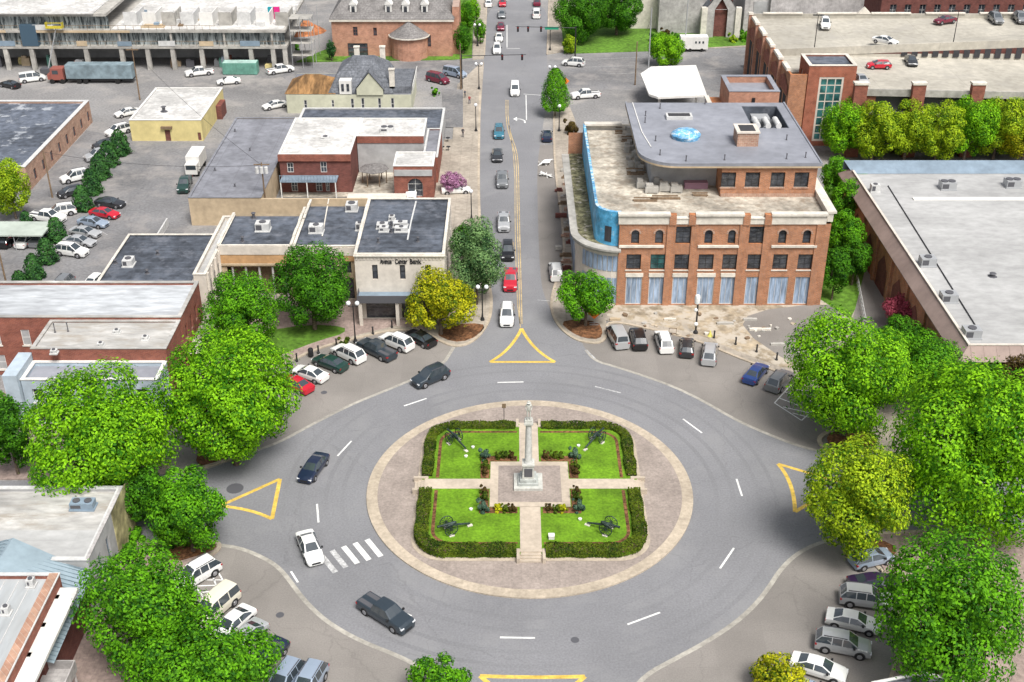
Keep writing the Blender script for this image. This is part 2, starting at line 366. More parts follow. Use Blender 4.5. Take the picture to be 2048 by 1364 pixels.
def tree(px,py,wp,hp,label,leaves='mid',group='trees round the square',name='broadleaf_tree',cat='tree',dens=1.,lobes=16,tr=1.8,size=None,cone=False,zb=0.1,flat=1.,seed=None):
    """px,py: middle of the crown in the photograph, wp,hp: its width and height there"""
    NT[0]+=1; seed=seed or NT[0]*13+5; rng=np.random.default_rng(seed)
    zc=6.
    for _ in range(5):
        x,y=G(px,py,zc); s=PPM(x,y,zc); r=wp/2/s
        a=math.atan2(H-zc,y); q=(hp/2/s)**2-(r*math.sin(a))**2
        rz=math.sqrt(q)/math.cos(a) if q>0 else 0
        rz=min(max(rz,.62*r),1.6*r if not cone else 2.6*r)*flat; zc=zb+rz*.92+tr
    root=thing(name,(x,y,zb),label,cat,group)
    ls=size or (.18+.0115*min(r,8))
    area=4*math.pi*((r*r+2*r*rz)/3); n=int(min(150000,area*dens*2.7/(ls*ls*.62)))
    if cone: P,N=conepts(rng,n,r,rz)
    else: P,N=shell(rng,n,r*1.0,rz*.98,int(lobes*2.6))
    P=P+np.array([0,0,zc-zb])
    me=leafmesh('crown',P,N,ls,seed,LG[leaves]); o=bpy.data.objects.new('crown',me); COL.objects.link(o); o.parent=root
    trunkmesh(x,y,zb,zc,r,rz,seed).build('trunk',M['trunk'],root,smooth=True)
    return root
def bush_at(x,y,z,r,rz,label,leaves='hedge',group=None,name='shrub',cat='shrub',size=.16,dens=1.,lobes=9):
    NT[0]+=1; rng=np.random.default_rng(NT[0]*7+1)
    n=int(4*math.pi*r*rz*dens*3/(size*size*.62))
    P,N=shell(rng,min(n,9000),r,rz,lobes); P=P+np.array([0,0,rz*.75])
    me=leafmesh(name,P,N,size,NT[0],LG[leaves]); o=bpy.data.objects.new(name,me); COL.objects.link(o); o.location=(x,y,z)
    return tag(o,label,cat,group)
def hedge(pts,w,h,zb,label,leaves='hedge',group=None,size=.17,name='hedge',cat='hedge'):
    """clipped hedge along pts (world), width w, height h"""
    NT[0]+=1; rng=np.random.default_rng(NT[0]); P=[];N=[]
    L=[math.dist(pts[i],pts[i+1]) for i in range(len(pts)-1)]; T=sum(L)
    n=int(T*(w+2*h)*3.0/(size*size*.62)); segs=rng.choice(len(L),size=n,p=np.array(L)/T)
    core=MB(); core.ribbon(pts,w*.72,zb,zb+h*.8)
    for s in segs:
        a,b=pts[s],pts[s+1]; d=np.array([b[0]-a[0],b[1]-a[1]]); l=np.linalg.norm(d); d/=l; nn=np.array([-d[1],d[0]])
        t=rng.random()*l; q=rng.random()*(w+2*h)
        if q<w: off=q-w/2; z=h; nv=(0,0,1)
        elif q<w+h: off=-w/2; z=q-w; nv=(-nn[0],-nn[1],.3)
        else: off=w/2; z=q-w-h; nv=(nn[0],nn[1],.3)
        wob=.12*math.sin((a[0]+d[0]*t)*2.3+(a[1]+d[1]*t)*1.7)+rng.normal()*.05
        k=1+wob/w; p=(a[0]+d[0]*t+nn[0]*off*k,a[1]+d[1]*t+nn[1]*off*k,zb+z*(1+wob*.6)); P.append(p); N.append(nv)
    P=np.array(P);N=np.array(N,float)+rng.normal(size=(n,3))*.45; N/=np.linalg.norm(N,axis=1)[:,None]
    c=P.mean(0); c[2]=zb
    root=thing(name,tuple(c),label,cat,group)
    me=leafmesh('foliage',P-c,N,size,NT[0],LG[leaves]); o=bpy.data.objects.new('foliage',me); COL.objects.link(o); o.parent=root
    core.build('branches',M['wood'],root)
    return root
# ================================================================ vehicles
def station(k):
    # x, wbot, ztop, wtop, zbelt, wbelt, zone ; zone of the strip from this station to the next
    if k=='sedan': return 4.85,[(-2.42,.76,.78,.62,.74,.8,'b'),(-2.36,.86,.98,.7,.9,.9,'b'),(-1.85,.9,1.06,.74,.97,.92,'b'),(-1.72,.91,1.07,.74,.98,.93,'r'),(-1.0,.92,1.41,.6,1.0,.93,'c'),(-.35,.92,1.46,.62,1.0,.93,'p'),(-.27,.92,1.46,.62,1.0,.93,'c'),(.35,.92,1.44,.61,.98,.93,'w'),(1.12,.92,1.03,.76,.93,.92,'b'),(1.2,.92,1.0,.76,.92,.92,'b'),(2.05,.89,.86,.72,.79,.88,'b'),(2.33,.82,.72,.66,.68,.8,'b'),(2.42,.72,.6,.6,.56,.7,'b')]
    if k=='hatch': return 4.3,[(-2.14,.8,.85,.66,.8,.8,'b'),(-2.1,.87,1.02,.72,.96,.88,'r'),(-1.65,.89,1.46,.6,1.0,.9,'c'),(-.5,.9,1.52,.62,1.0,.9,'p'),(-.42,.9,1.52,.62,1.0,.9,'c'),(.3,.9,1.49,.6,1.0,.9,'w'),(1.12,.9,1.08,.75,.96,.9,'b'),(1.2,.9,1.05,.75,.95,.9,'b'),(1.85,.87,.92,.7,.84,.87,'b'),(2.1,.8,.76,.64,.7,.78,'b'),(2.15,.7,.62,.58,.56,.7,'b')]
    if k=='suv': return 4.75,[(-2.42,.84,1.05,.7,.98,.86,'b'),(-2.36,.92,1.18,.76,1.1,.94,'r'),(-1.9,.94,1.76,.7,1.18,.95,'c'),(-1.05,.95,1.83,.72,1.18,.96,'p'),(-.97,.95,1.83,.72,1.18,.96,'c'),(-.15,.95,1.84,.72,1.18,.96,'p'),(-.07,.95,1.84,.72,1.18,.96,'c'),(.38,.95,1.8,.71,1.16,.96,'w'),(1.2,.95,1.2,.82,1.07,.95,'b'),(1.28,.95,1.17,.82,1.06,.95,'b'),(2.1,.92,1.04,.78,.97,.92,'b'),(2.36,.86,.88,.72,.84,.86,'b'),(2.43,.76,.7,.66,.66,.74,'b')]
    if k=='pickup': return 5.8,[(-2.9,.9,1.1,.84,1.02,.92,'b'),(-2.86,.94,1.14,.86,1.06,.95,'b'),(-1.02,.96,1.14,.86,1.08,.96,'b'),(-1.0,.96,1.16,.84,1.12,.96,'r'),(-.82,.96,1.8,.7,1.16,.97,'c'),(.02,.96,1.86,.72,1.16,.97,'p'),(.1,.96,1.86,.72,1.16,.97,'c'),(.72,.96,1.82,.71,1.15,.97,'w'),(1.38,.96,1.27,.84,1.13,.96,'b'),(1.46,.96,1.24,.84,1.12,.96,'b'),(2.6,.94,1.13,.82,1.05,.94,'b'),(2.84,.9,.98,.78,.92,.9,'b'),(2.9,.8,.76,.7,.72,.8,'b')]
    if k=='van': return 5.2,[(-2.6,.88,1.2,.8,1.14,.92,'b'),(-2.56,.94,1.3,.84,1.22,.97,'r'),(-2.42,.96,1.98,.74,1.24,.98,'c'),(-1.2,.98,2.05,.76,1.24,.99,'p'),(-1.1,.98,2.05,.76,1.24,.99,'c'),(.1,.98,2.05,.76,1.22,.99,'p'),(.2,.98,2.05,.76,1.22,.99,'c'),(.75,.98,1.98,.74,1.2,.98,'w'),(1.62,.97,1.3,.84,1.12,.97,'b'),(1.7,.97,1.26,.84,1.1,.97,'b'),(2.35,.93,1.02,.8,.94,.93,'b'),(2.56,.86,.84,.74,.8,.86,'b'),(2.62,.76,.66,.66,.62,.76,'b')]
def build_vehicle(kind):
    L,st=station(kind); root=bpy.data.objects.new('x',None); COL.objects.link(root); root.empty_display_size=.3
    rings=[]
    for x,wb,zt,wt,zb,wl,z in st:
        h=[(wb*.88,.26),(wb*.985,.42),(wl,.42+.55*(zb-.42)),(wl*.965,zb),(wt,zt-.04 if zt-zb>.2 else zt-.01),(wt*.82,zt),(0,zt+.025)]
        rings.append([(x,-a,b) for a,b in h[:-1]]+[(x,0,h[-1][1])]+[(x,a,b) for a,b in h[:-1][::-1]])
    n=len(rings[0]); body=MB(); gw=MB(); gr=MB(); gl=MB(); grt=MB()
    for i in range(len(st)-1):
        z=st[i][6]
        for j in range(n-1):
            q=[rings[i][j],rings[i][j+1],rings[i+1][j+1],rings[i+1][j]]
            t=body
            if z in 'wr' and j in(5,6): t=gw if z=='w' else gr
            elif z=='c' and j==3: t=gl
            elif z=='c' and j==8: t=grt
            elif z in 'wr' and j in(3,8): t=gl if j==3 else grt
            t.add(q,[(0,3,2,1)])
        body.add([rings[i][0],rings[i+1][0],rings[i+1][-1],rings[i][-1]],[(0,1,2,3)])
    body.add(rings[0],[list(range(n))[::-1]]); body.add(rings[-1],[list(range(n))])
    wx=L*.31; W=st[5][1]; wr=.34 if kind in('sedan','hatch') else .4
    for sx in(-1,1):
        for sy in(-1,1): body.cyl((sx*wx,sy*(W-.12),wr+.02),(sx*wx,sy*(W+.012),wr+.02),wr+.09,wr+.08,16,1)
    bo=body.build('body',[M['white'],M['recess_shade']],root,local=True,smooth=True)
    bv=bo.modifiers.new('bevel','BEVEL'); bv.width=.045; bv.segments=2; bv.limit_method='ANGLE'; bv.angle_limit=R(25); bv.harden_normals=False
    gw.build('windshield',M['carglass'],root,local=True); gr.build('rear_window',M['carglass'],root,local=True)
    gl.build('side_window',M['carglass'],root,local=True); grt.build('side_window',M['carglass'],root,local=True)
    for sx in(-1,1):
        for sy in(-1,1):
            w=MB(); y0=sy*(W-.2); y1=sy*(W+.03)
            w.cyl((sx*wx,y0,wr),(sx*wx,y1,wr),wr,wr,14,0); w.cyl((sx*wx,y1-sy*.01,wr),(sx*wx,y1+sy*.012,wr),wr*.62,wr*.58,12,1)
            # dark wheel arch lip
            w.build('wheel',[M['tyre'],M['rim']],root,local=True)
    for sy in(-1,1):
        xf=st[-2][0]; zf=st[-2][2]-.08; wf=st[-2][1]
        m=MB(); m.box(xf-.22,sy*(wf*.6),zf-.07,xf+.06,sy*(wf*1.0),zf+.06); m.build('headlight',M['lamp'],root,local=True)
        xr=st[1][0]; zr=st[1][2]-.1; m=MB(); m.box(xr-.05,sy*(st[1][1]*.72),zr-.22,xr+.12,sy*(st[1][1]*1.02),zr-.02); m.build('taillight',M['red'],root,local=True)
    m=MB(); m.box(st[-1][0]-.08,-.42,.38,st[-1][0]+.03,.42,.56); m.build('grille',M['blackmetal'],root,local=True)
    m=MB(); xm=[s for s in st if s[6]=='w'][0][0]+.55
    for sy in(-1,1): m2=MB(); m2.box(xm-.09,sy*(W-.02),1.0 if kind in('sedan','hatch') else 1.15,xm+.09,sy*(W+.16),1.14 if kind in('sedan','hatch') else 1.32); m2.build('wing_mirror',M['blackmetal'],root,local=True)
    if kind=='pickup':
        m=MB(); m.box(-2.78,-.76,1.125,-1.1,.76,1.155); m.build('truck_bed',M['darkgrey'],root,local=True)
    if kind in('suv',):
        m=MB()
        for sy in(-1,1): m.box(-1.75,sy*.64-.03,1.8,.25,sy*.64+.03,1.88)
        m.build('roof_rail',M['darkgrey'],root,local=True)
    return root
PROTO={}; USED=set()
COLS=dict(white=(.78,.78,.76),silver=(.45,.46,.47),grey=(.22,.23,.24),dark=(.035,.037,.042),black=(.012,.012,.014),slate=(.035,.05,.065),navy=(.015,.025,.06),blue=(.03,.07,.25),
 red=(.5,.012,.03),maroon=(.19,.015,.04),teal=(.05,.2,.28),paleblue=(.33,.4,.5),green=(.02,.06,.05),cream=(.7,.66,.55),purple=(.04,.02,.065))
NAMES=dict(sedan='sedan_car',hatch='hatchback_car',suv='sport_utility_car',pickup='pickup_truck',van='minivan')
CATS=dict(sedan='car',hatch='car',suv='car',pickup='pickup truck',van='van')
def veh(kind,col,rx,ry,fx,fy,label,group,z=0.012,scale=1.,ang=None):
    if kind not in PROTO: PROTO[kind]=build_vehicle(kind)
    o=PROTO[kind]
    if kind in USED: o=copy_tree(PROTO[kind])
    USED.add(kind)
    a=G(rx,ry,z+.8); b=G(fx,fy,z+.8)
    o.location=((a[0]+b[0])/2,(a[1]+b[1])/2,z)
    o.rotation_euler=(0,0,R(ang) if ang is not None else math.atan2(b[1]-a[1],b[0]-a[0])); o.scale=(scale,)*3
    o.name=NAMES[kind]; tag(o,label,CATS[kind],group)
    pm=paint('car_paint_'+col,COLS[col],.28,0 if col in('white','cream','red') else .25)
    for c in o.children:
        if c.name.startswith('body'):
            c.material_slots[0].link='OBJECT'; c.material_slots[0].material=pm
    return o
# ================================================================ building helpers
class Face:
    """vertical plane from origin o along u, outward normal n"""
    def __init__(s,side,x0,x1,y0,y1):
        s.o,s.u,s.n,s.L={'S':((x0,y0),(1,0),(0,-1),x1-x0),'E':((x1,y0),(0,1),(1,0),y1-y0),'N':((x1,y1),(-1,0),(0,1),x1-x0),'W':((x0,y1),(0,-1),(-1,0),y1-y0)}[side]
        s.side=side
    def p(s,u,z,d=0): return (s.o[0]+s.u[0]*u+s.n[0]*d, s.o[1]+s.u[1]*u+s.n[1]*d, z)
    def box(s,m,u0,u1,z0,z1,d0,d1,k=0):
        a=s.p(u0,z0,d0); b=s.p(u1,z1,d1); m.box(a[0],a[1],a[2],b[0],b[1],b[2],k)
    def wall(s,m,z0,z1,holes,depth=.3,k=0):
        us=sorted({0,s.L}|{max(0,min(s.L,h[i])) for h in holes for i in(0,1)}); zs=sorted({z0,z1}|{h[i] for h in holes for i in(2,3)})
        for i in range(len(us)-1):
            for j in range(len(zs)-1):
                uc=(us[i]+us[i+1])/2; zc=(zs[j]+zs[j+1])/2
                if any(h[0]<uc<h[1] and h[2]<zc<h[3] for h in holes): continue
                m.add([s.p(us[i],zs[j]),s.p(us[i+1],zs[j]),s.p(us[i+1],zs[j+1]),s.p(us[i],zs[j+1])],[(0,1,2,3)],k)
        for h in holes:
            a,b,c,d=h[:4]
            for (p,q) in(((a,c),(a,d)),((a,d),(b,d)),((b,d),(b,c)),((b,c),(a,c))):
                m.add([s.p(*p),s.p(*p,-depth),s.p(*q,-depth),s.p(*q)],[(0,1,2,3)],k)
            if len(h)>4 and h[4]=='arch':   # spandrels of a round head
                r=(b-a)/2; uc=(a+b)/2; zc=d-r; seg=6
                for sgn in(-1,1):
                    pts=[s.p(uc+sgn*r,d)]+[s.p(uc+sgn*r*math.cos(t*math.pi/2/seg),zc+r*math.sin(t*math.pi/2/seg)) for t in range(seg+1)]
                    m.add(pts,[list(range(len(pts)))] if sgn>0 else [list(range(len(pts)))[::-1]],k)
def window(face,h,root,frame='darkgrey',pane='glass',sill=None,cols=2,rows=2,depth=.3,fw=.07,name='window',mw=.025,curtain=None,label=None):
    a,b,c,d=h[:4]; m=MB(); q=-depth
    face.box(m,a,a+fw,c,d,q,q+.08); face.box(m,b-fw,b,c,d,q,q+.08); face.box(m,a+fw,b-fw,c,c+fw,q,q+.08); face.box(m,a+fw,b-fw,d-fw,d,q,q+.08)
    for i in range(1,cols):
        u=a+(b-a)*i/cols; face.box(m,u-mw,u+mw,c+fw,d-fw,q,q+.06)
    for i in range(1,rows):
        z=c+(d-c)*i/rows; face.box(m,a+fw,b-fw,z-mw,z+mw,q,q+.055)
    o=m.build(name,M[frame],root,label=label)
    g=MB(); face.box(g,a+fw*.5,b-fw*.5,c+fw*.5,d-fw*.5,q+.005,q+.03); g.build('pane',M[pane],o)
    if sill:
        g=MB(); face.box(g,a-.12,b+.12,c-.16,c,-.02,.1); g.build('sill',M[sill],o)
    return o
def rtu(root,x,y,z,sx=1.6,sy=1.2,sz=1.0,col='lightmetal',name='rooftop_unit'):
    m=MB(); m.box(x-sx/2-.1,y-sy/2-.1,z,x+sx/2+.1,y+sy/2+.1,z+.15); m.box(x-sx/2,y-sy/2,z+.15,x+sx/2,y+sy/2,z+sz)
    m.box(x-sx/2+.1,y-sy/2-.02,z+.3,x-.05,y-sy/2,z+sz-.15,1)
    for i in range(1 if sx<2 else 2):
        cx=x+(i-.5)*sx*.5 if sx>=2 else x
        m.cyl((cx,y,z+sz),(cx,y,z+sz+.12),min(sx,sy)*.32,min(sx,sy)*.32,12,1)
    return m.build(name,[M[col],M['darkgrey']],root)
def vent(root,x,y,z,h=.6,r=.08,name='vent_pipe',col='darkgrey'):
    m=MB(); m.cyl((x,y,z),(x,y,z+h),r,r,8); m.cyl((x,y,z+h),(x,y,z+h+.1),r*1.8,r*1.3,8); m.cyl((x,y,z),(x,y,z+.06),r*2.4,r*2,8)
    return m.build(name,M[col],root)
def building(name,label,cat,x0,x1,y0,y1,h,wall,roof,cope='whitestone',par=.5,pt=.3,holes={},win={},group=None,sidemat={},coping=True,z0=0,inner=None,back=True):
    root=thing(name,((x0+x1)/2,y0,0),label,cat,group); faces={}
    by={}
    for s in 'SEWN':
        f=Face(s,x0,x1,y0,y1); faces[s]=f; k=sidemat.get(s,wall); by.setdefault(k,MB()); f.wall(by[k],z0,h,holes.get(s,[]))
    for k,m in by.items():
        o=m.build('wall',M[k],root)
    m=MB(); zr=h-par
    m.box(x0+.02,y0+.02,zr-.25,x1-.02,y1-.02,zr); m.build('roof',M[roof],root)
    # parapet: inner skins and coping as four strips butted end to end
    if par>.05:
        m=MB(); m.box(x0+.03,y0+.03,zr,x1-.03,y0+pt,h-.02); m.box(x0+.03,y0+pt,zr,x0+pt,y1-pt,h-.02); m.box(x1-pt,y0+pt,zr,x1-.03,y1-pt,h-.02)
        if back: m.box(x0+.03,y1-pt,zr,x1-.03,y1-.03,h-.02)
        m.build('parapet',M[inner or (wall if roof!='whiteroof' else cope)],root)
    if coping:
        m=MB(); e=.07
        m.box(x0-e,y0-e,h,x1+e,y0+pt+e,h+.1); (m.box(x0-e,y1-pt-e,h,x1+e,y1+e,h+.1) if back else None); m.box(x0-e,y0+pt+e,h,x0+pt+e,y1-pt-e,h+.1); m.box(x1-pt-e,y0+pt+e,h,x1+e,y1-pt-e,h+.1)
        m.build('coping',M[cope],root)
    for s,hs in holes.items():
        if s in win and win[s] is None: continue
        for hh in hs: window(faces[s],hh,root,**win.get(s,{}))
    return root,faces
def hole(face,px0,px1,ptop,pbot,Y,kind=None):
    """opening on a south wall at y=Y, measured at its corners in the photograph"""
    a=WY(px0,(ptop+pbot)/2,Y)[0]-face.o[0]; b=WY(px1,(ptop+pbot)/2,Y)[0]-face.o[0]
    h=(a,b,WY((px0+px1)/2,pbot,Y)[1],WY((px0+px1)/2,ptop,Y)[1])
    return h+((kind,) if kind else ())
def hip(m,x0,x1,y0,y1,z0,z1,ins=None,k=0,over=.3):
    x0-=over;x1+=over;y0-=over;y1+=over; w=min(x1-x0,y1-y0)/2; ins=ins if ins is not None else w
    if x1-x0>=y1-y0: a=(x0+ins,(y0+y1)/2,z1); b=(x1-ins,(y0+y1)/2,z1); m.add([(x0,y0,z0),(x1,y0,z0),(x1,y1,z0),(x0,y1,z0),a,b],[(0,1,5,4),(1,2,5),(2,3,4,5),(3,0,4),(3,2,1,0)],k)
    else: a=((x0+x1)/2,y0+ins,z1); b=((x0+x1)/2,y1-ins,z1); m.add([(x0,y0,z0),(x1,y0,z0),(x1,y1,z0),(x0,y1,z0),a,b],[(0,1,4),(1,2,5,4),(2,3,5),(3,0,4,5),(3,2,1,0)],k)
# ================================================================ SETTING
def sheet(name,pts,z,m,px=True,smooth=0,kind='structure'):
    p=GP(pts) if px else pts
    if smooth: p=chaikin(p,smooth,True)
    b=MB(); b.sheet(p,z); o=b.build(name,M[m]); tag(o,kind=kind); return o
b=MB(); b.sheet([(-2500,-800),(2500,-800),(2500,3500),(-2500,3500)],0); tag(b.build('ground',M['ground']),kind='structure')
# parking lot to the west
sheet('parking_lot',[(-79,213),(-79,150),(-60,136),(-50,136),(-50,206),(-66,207)],.003,'lot',px=False)
# asphalt: north street + circulating road + approaches
road=[(974,0),(969,113),(958,273),(957,400),(963,500),(976,560),(984,600),(980,640),(960,672),(935,690),(908,694),(881,737),(808,766),(760,786),(705,808),(645,838),(600,862),(560,884),(500,906),(420,935),(380,945),(200,960),(-200,965),(-200,1055),(200,1072),(380,1088),(440,1090),(480,1096),(520,1112),(552,1130),(575,1155),(600,1190),(625,1218),(660,1248),(720,1282),(800,1313),(850,1340),(880,1385),(890,1460),(890,1600),(1250,1600),(1240,1460),(1255,1395),(1290,1350),(1350,1318),(1415,1283),(1475,1243),(1515,1205),(1540,1172),(1560,1140),(1590,1110),(1630,1088),(1690,1072),(1850,1062),(2300,1060),(2300,925),(1850,912),(1700,910),(1640,903),(1590,890),(1545,872),(1500,853),(1465,836),(1405,801),(1345,772),(1285,751),(1230,733),(1190,722),(1172,700),(1163,684),(1140,674),(1116,652),(1101,620),(1086,585),(1080,545),(1076,450),(1074,335),(1080,290),(1094,200),(1094,113),(1098,0)]
M['road']=mat('road_asphalt',(.205,.206,.217),.9,.1,5,.08,.05,bump=.06,col2=(.24,.24,.245),thr=(.5,.75),crack=(.05,.0035,.86))
rp=chaikin(GP(road),2,True)
b=MB(); b.sheet(rp,.008); tag(b.build('road',M['road']),kind='structure')
# darker wheel paths round the island and down the street: real polish marks
C0=(1.85,102.3); RI=17.1
M['track']=mat('road_wheel_path',(.205,.21,.235),.85,.1,1.5,.16,.1)
def arc(cx,cy,r,a0,a1,n=48): return [(cx+r*math.cos(R(a0+(a1-a0)*i/n)),cy+r*math.sin(R(a0+(a1-a0)*i/n))) for i in range(n+1)]
m=MB()
for r,w in((19.6,.5),(21.3,.5),(24.0,.45),(25.7,.45)): m.ribbon(arc(C0[0],C0[1],r,0,360,96)[:-1],w,.01,.0105,closed=True)
M['track2']=mat('road_wheel_path_light',(.196,.197,.207),.88,.1,5,.05,.1)
tag(m.build('wheel_tracks',M['track2']),kind='structure')
# cross streets
sheet('cross_street',[(1094,185),(1094,113),(1130,105),(1520,92),(2048,96),(2048,190),(1500,190),(1110,175)],.005,'lot')
sheet('cross_street',[(968,120),(905,124),(620,128),(560,150),(590,175),(905,160),(965,185)],.005,'lot')
# parking bays
NW=[(908,694),(881,737),(808,766),(760,786),(705,808),(645,838),(600,862),(560,884),(500,906),(420,935),(380,945),(330,930),(330,860),(430,800),(500,762),(560,733),(640,696),(720,676),(790,660),(850,664),(880,682)]
NE=[(1163,684),(1172,700),(1190,722),(1230,733),(1285,751),(1345,772),(1405,801),(1465,836),(1500,853),(1545,872),(1590,890),(1640,903),(1700,905),(1690,860),(1650,815),(1620,775),(1570,748),(1480,717),(1400,682),(1300,657),(1212,640),(1205,665)]
SW=[(440,1090),(480,1096),(520,1112),(552,1130),(575,1155),(600,1190),(625,1218),(660,1248),(720,1282),(800,1313),(850,1340),(880,1385),(890,1460),(700,1600),(560,1500),(480,1380),(400,1250),(340,1165),(380,1120)]
SE=[(1690,1072),(1630,1088),(1590,1110),(1560,1140),(1540,1172),(1515,1205),(1475,1243),(1415,1283),(1350,1318),(1290,1350),(1255,1395),(1240,1460),(1500,1560),(1760,1420),(1800,1300),(1790,1180),(1740,1090)]
for q in(NW,NE,SW,SE): sheet('parking_area',q,.004,'parking',smooth=1)
m=MB()
for a,bb in((11,26),):
    pass
def rib(pts,w,z0,z1,name,mm,kind='structure',sm=2):
    k=MB(); k.ribbon(chaikin(GP(pts),sm),w,z0,z1); return tag(k.build(name,M[mm]),kind=kind)
rib(road[10:21],.42,.013,.0135,'gutter_strip','gutter')
rib(road[26:38],.45,.013,.0135,'gutter_strip','gutter')
rib(road[42:53],.45,.013,.0135,'gutter_strip','gutter')
rib(road[57:69],.42,.013,.0135,'gutter_strip','gutter')
# sidewalks (real 0.12 m slabs)
def slab(name,pts,m,z=.12,smooth=0,px=True,z0=-.05):
    p=GP(pts) if px else pts
    if smooth: p=chaikin(p,smooth,True)
    b=MB(); b.prism(p,z0,z); return tag(b.build(name,M[m]),kind='structure')
slab('sidewalk',[(984,600),(980,640),(958,672),(935,688),(908,692),(880,680),(850,662),(790,658),(720,674),(640,694),(560,731),(500,760),(430,798),(330,860),(340,700),(440,560),(890,560),(885,400),(905,280),(915,170),(958,130),(968,125),(958,273),(957,400),(963,500),(976,560)],'walk')
slab('brick_sidewalk',[(845,660),(790,653),(700,675),(620,702),(540,740),(500,757),(480,640),(700,600),(890,590),(930,640)],'brickpave',z=.125,z0=.1)
slab('sidewalk',[(1101,620),(1116,652),(1140,673),(1163,683),(1205,686),(1214,665),(1212,642),(1300,659),(1400,684),(1480,719),(1570,750),(1620,777),(1650,815),(1690,860),(1760,905),(2300,915),(2300,640),(1700,560),(1240,560),(1185,450),(1150,240),(1130,190),(1110,215),(1108,330),(1125,450),(1128,520),(1105,580)],'walk')
sheet('street_parking_strip',[(1080,290),(1074,335),(1076,450),(1080,545),(1086,585),(1101,620),(1106,580),(1129,520),(1126,450),(1109,330),(1108,290)],.006,'parking')
slab('building_site',[(1205,615),(1225,605),(1660,600),(1700,640),(1610,740),(1560,735),(1480,706),(1400,672),(1300,648),(1215,634)],'dirt',z=.127,z0=.1)
slab('paved_court',[(1480,660),(1500,625),(1640,608),(1700,620),(1630,735),(1590,735)],'parking',z=.131,z0=.1,smooth=1)
slab('sidewalk',[(440,1090),(380,1088),(200,1075),(-200,1060),(-200,1700),(560,1700),(560,1500),(480,1380),(400,1250),(345,1168),(385,1125),(430,1110)],'brickpave')
slab('sidewalk',[(380,945),(200,958),(-200,962),(-200,840),(340,700),(430,798),(330,862),(330,930)],'brickpave')
slab('sidewalk',[(1695,1075),(1740,1092),(1790,1180),(1800,1300),(1760,1420),(1600,1700),(2500,1700),(2500,1060),(1850,1064)],'brickpave')
slab('sidewalk',[(1098,0),(1094,110),(1130,103),(1150,0)],'walk'); slab('sidewalk',[(974,0),(968,118),(945,120),(950,0)],'walk')
slab('sidewalk',[(1130,108),(1130,103),(1520,88),(1520,93)],'walk')
# kerbs
def kerb(pts,w=.22,sm=2): rib(pts,w,0,.15,'kerb','kerb',sm=sm)
kerb([(974,0),(969,113)]); kerb([(960,185),(958,273),(957,400),(963,500),(976,560),(984,600),(980,640),(960,672),(935,690),(908,694),(880,683),(850,664),(790,659),(720,675),(640,695),(560,732),(500,761),(430,799)],.4)
kerb([(1098,0),(1094,110)]); kerb([(1108,200),(1108,330),(1126,450),(1129,520),(1106,580),(1101,620),(1116,652),(1140,674),(1165,685),(1203,688),(1215,668),(1213,641),(1300,658),(1400,683),(1480,718),(1570,749),(1620,776),(1650,814),(1690,860)],.35)
kerb([(1720,852),(1660,862),(1637,876),(1640,890),(1665,905),(1720,925)],.5)
kerb([(380,942),(420,932),(470,915),(500,895)],.4); kerb([(385,1125),(430,1108),(442,1092),(430,1084),(380,1082)],.4)
kerb([(345,1168),(400,1250),(480,1380)],.3); kerb([(1850,1064),(1760,1068),(1700,1076),(1697,1090),(1712,1110),(1740,1120),(1770,1150)],.4); kerb([(1790,1180),(1800,1300),(1760,1420)],.3)
# planting beds with mulch
for q in([(868,668),(905,686),(940,682),(970,660),(965,648),(905,650)],[(1120,646),(1142,666),(1168,678),(1200,680),(1206,664),(1196,645),(1150,640)],[(1650,882),(1675,900),(1740,915),(1760,870),(1700,858),(1662,866)],[(390,935),(440,925),(490,900),(470,880),(400,890)],[(340,1130),(425,1104),(436,1092),(420,1086),(330,1090)],[(1705,1092),(1718,1108),(1765,1130),(1800,1100),(1760,1080),(1712,1080)]):
    slab('mulch_bed',q,'mulch',z=.15,smooth=1,z0=.1)
# lawns and verges
slab('grass_verge',[(500,735),(560,712),(640,682),(690,668),(690,655),(620,650),(520,665),(480,700)],'grass2',z=.14,smooth=1,z0=.1)
slab('grass_verge',[(1120,20),(1128,108),(1290,103),(1520,90),(1510,60),(1300,55),(1200,10)],'grass2',z=.15,z0=-.05)
slab('grass_verge',[(590,125),(905,120),(944,116),(948,0),(905,0),(905,60),(650,100)],'grass2',z=.13,z0=-.05)
slab('grass_verge',[(1640,600),(1700,640),(1740,560),(1735,340),(1650,330)],'grass2',z=.135,z0=.1)
slab('service_alley',[(1690,700),(1730,540),(1745,480),(1800,560),(1860,700)],'parking',z=.14,z0=.1)
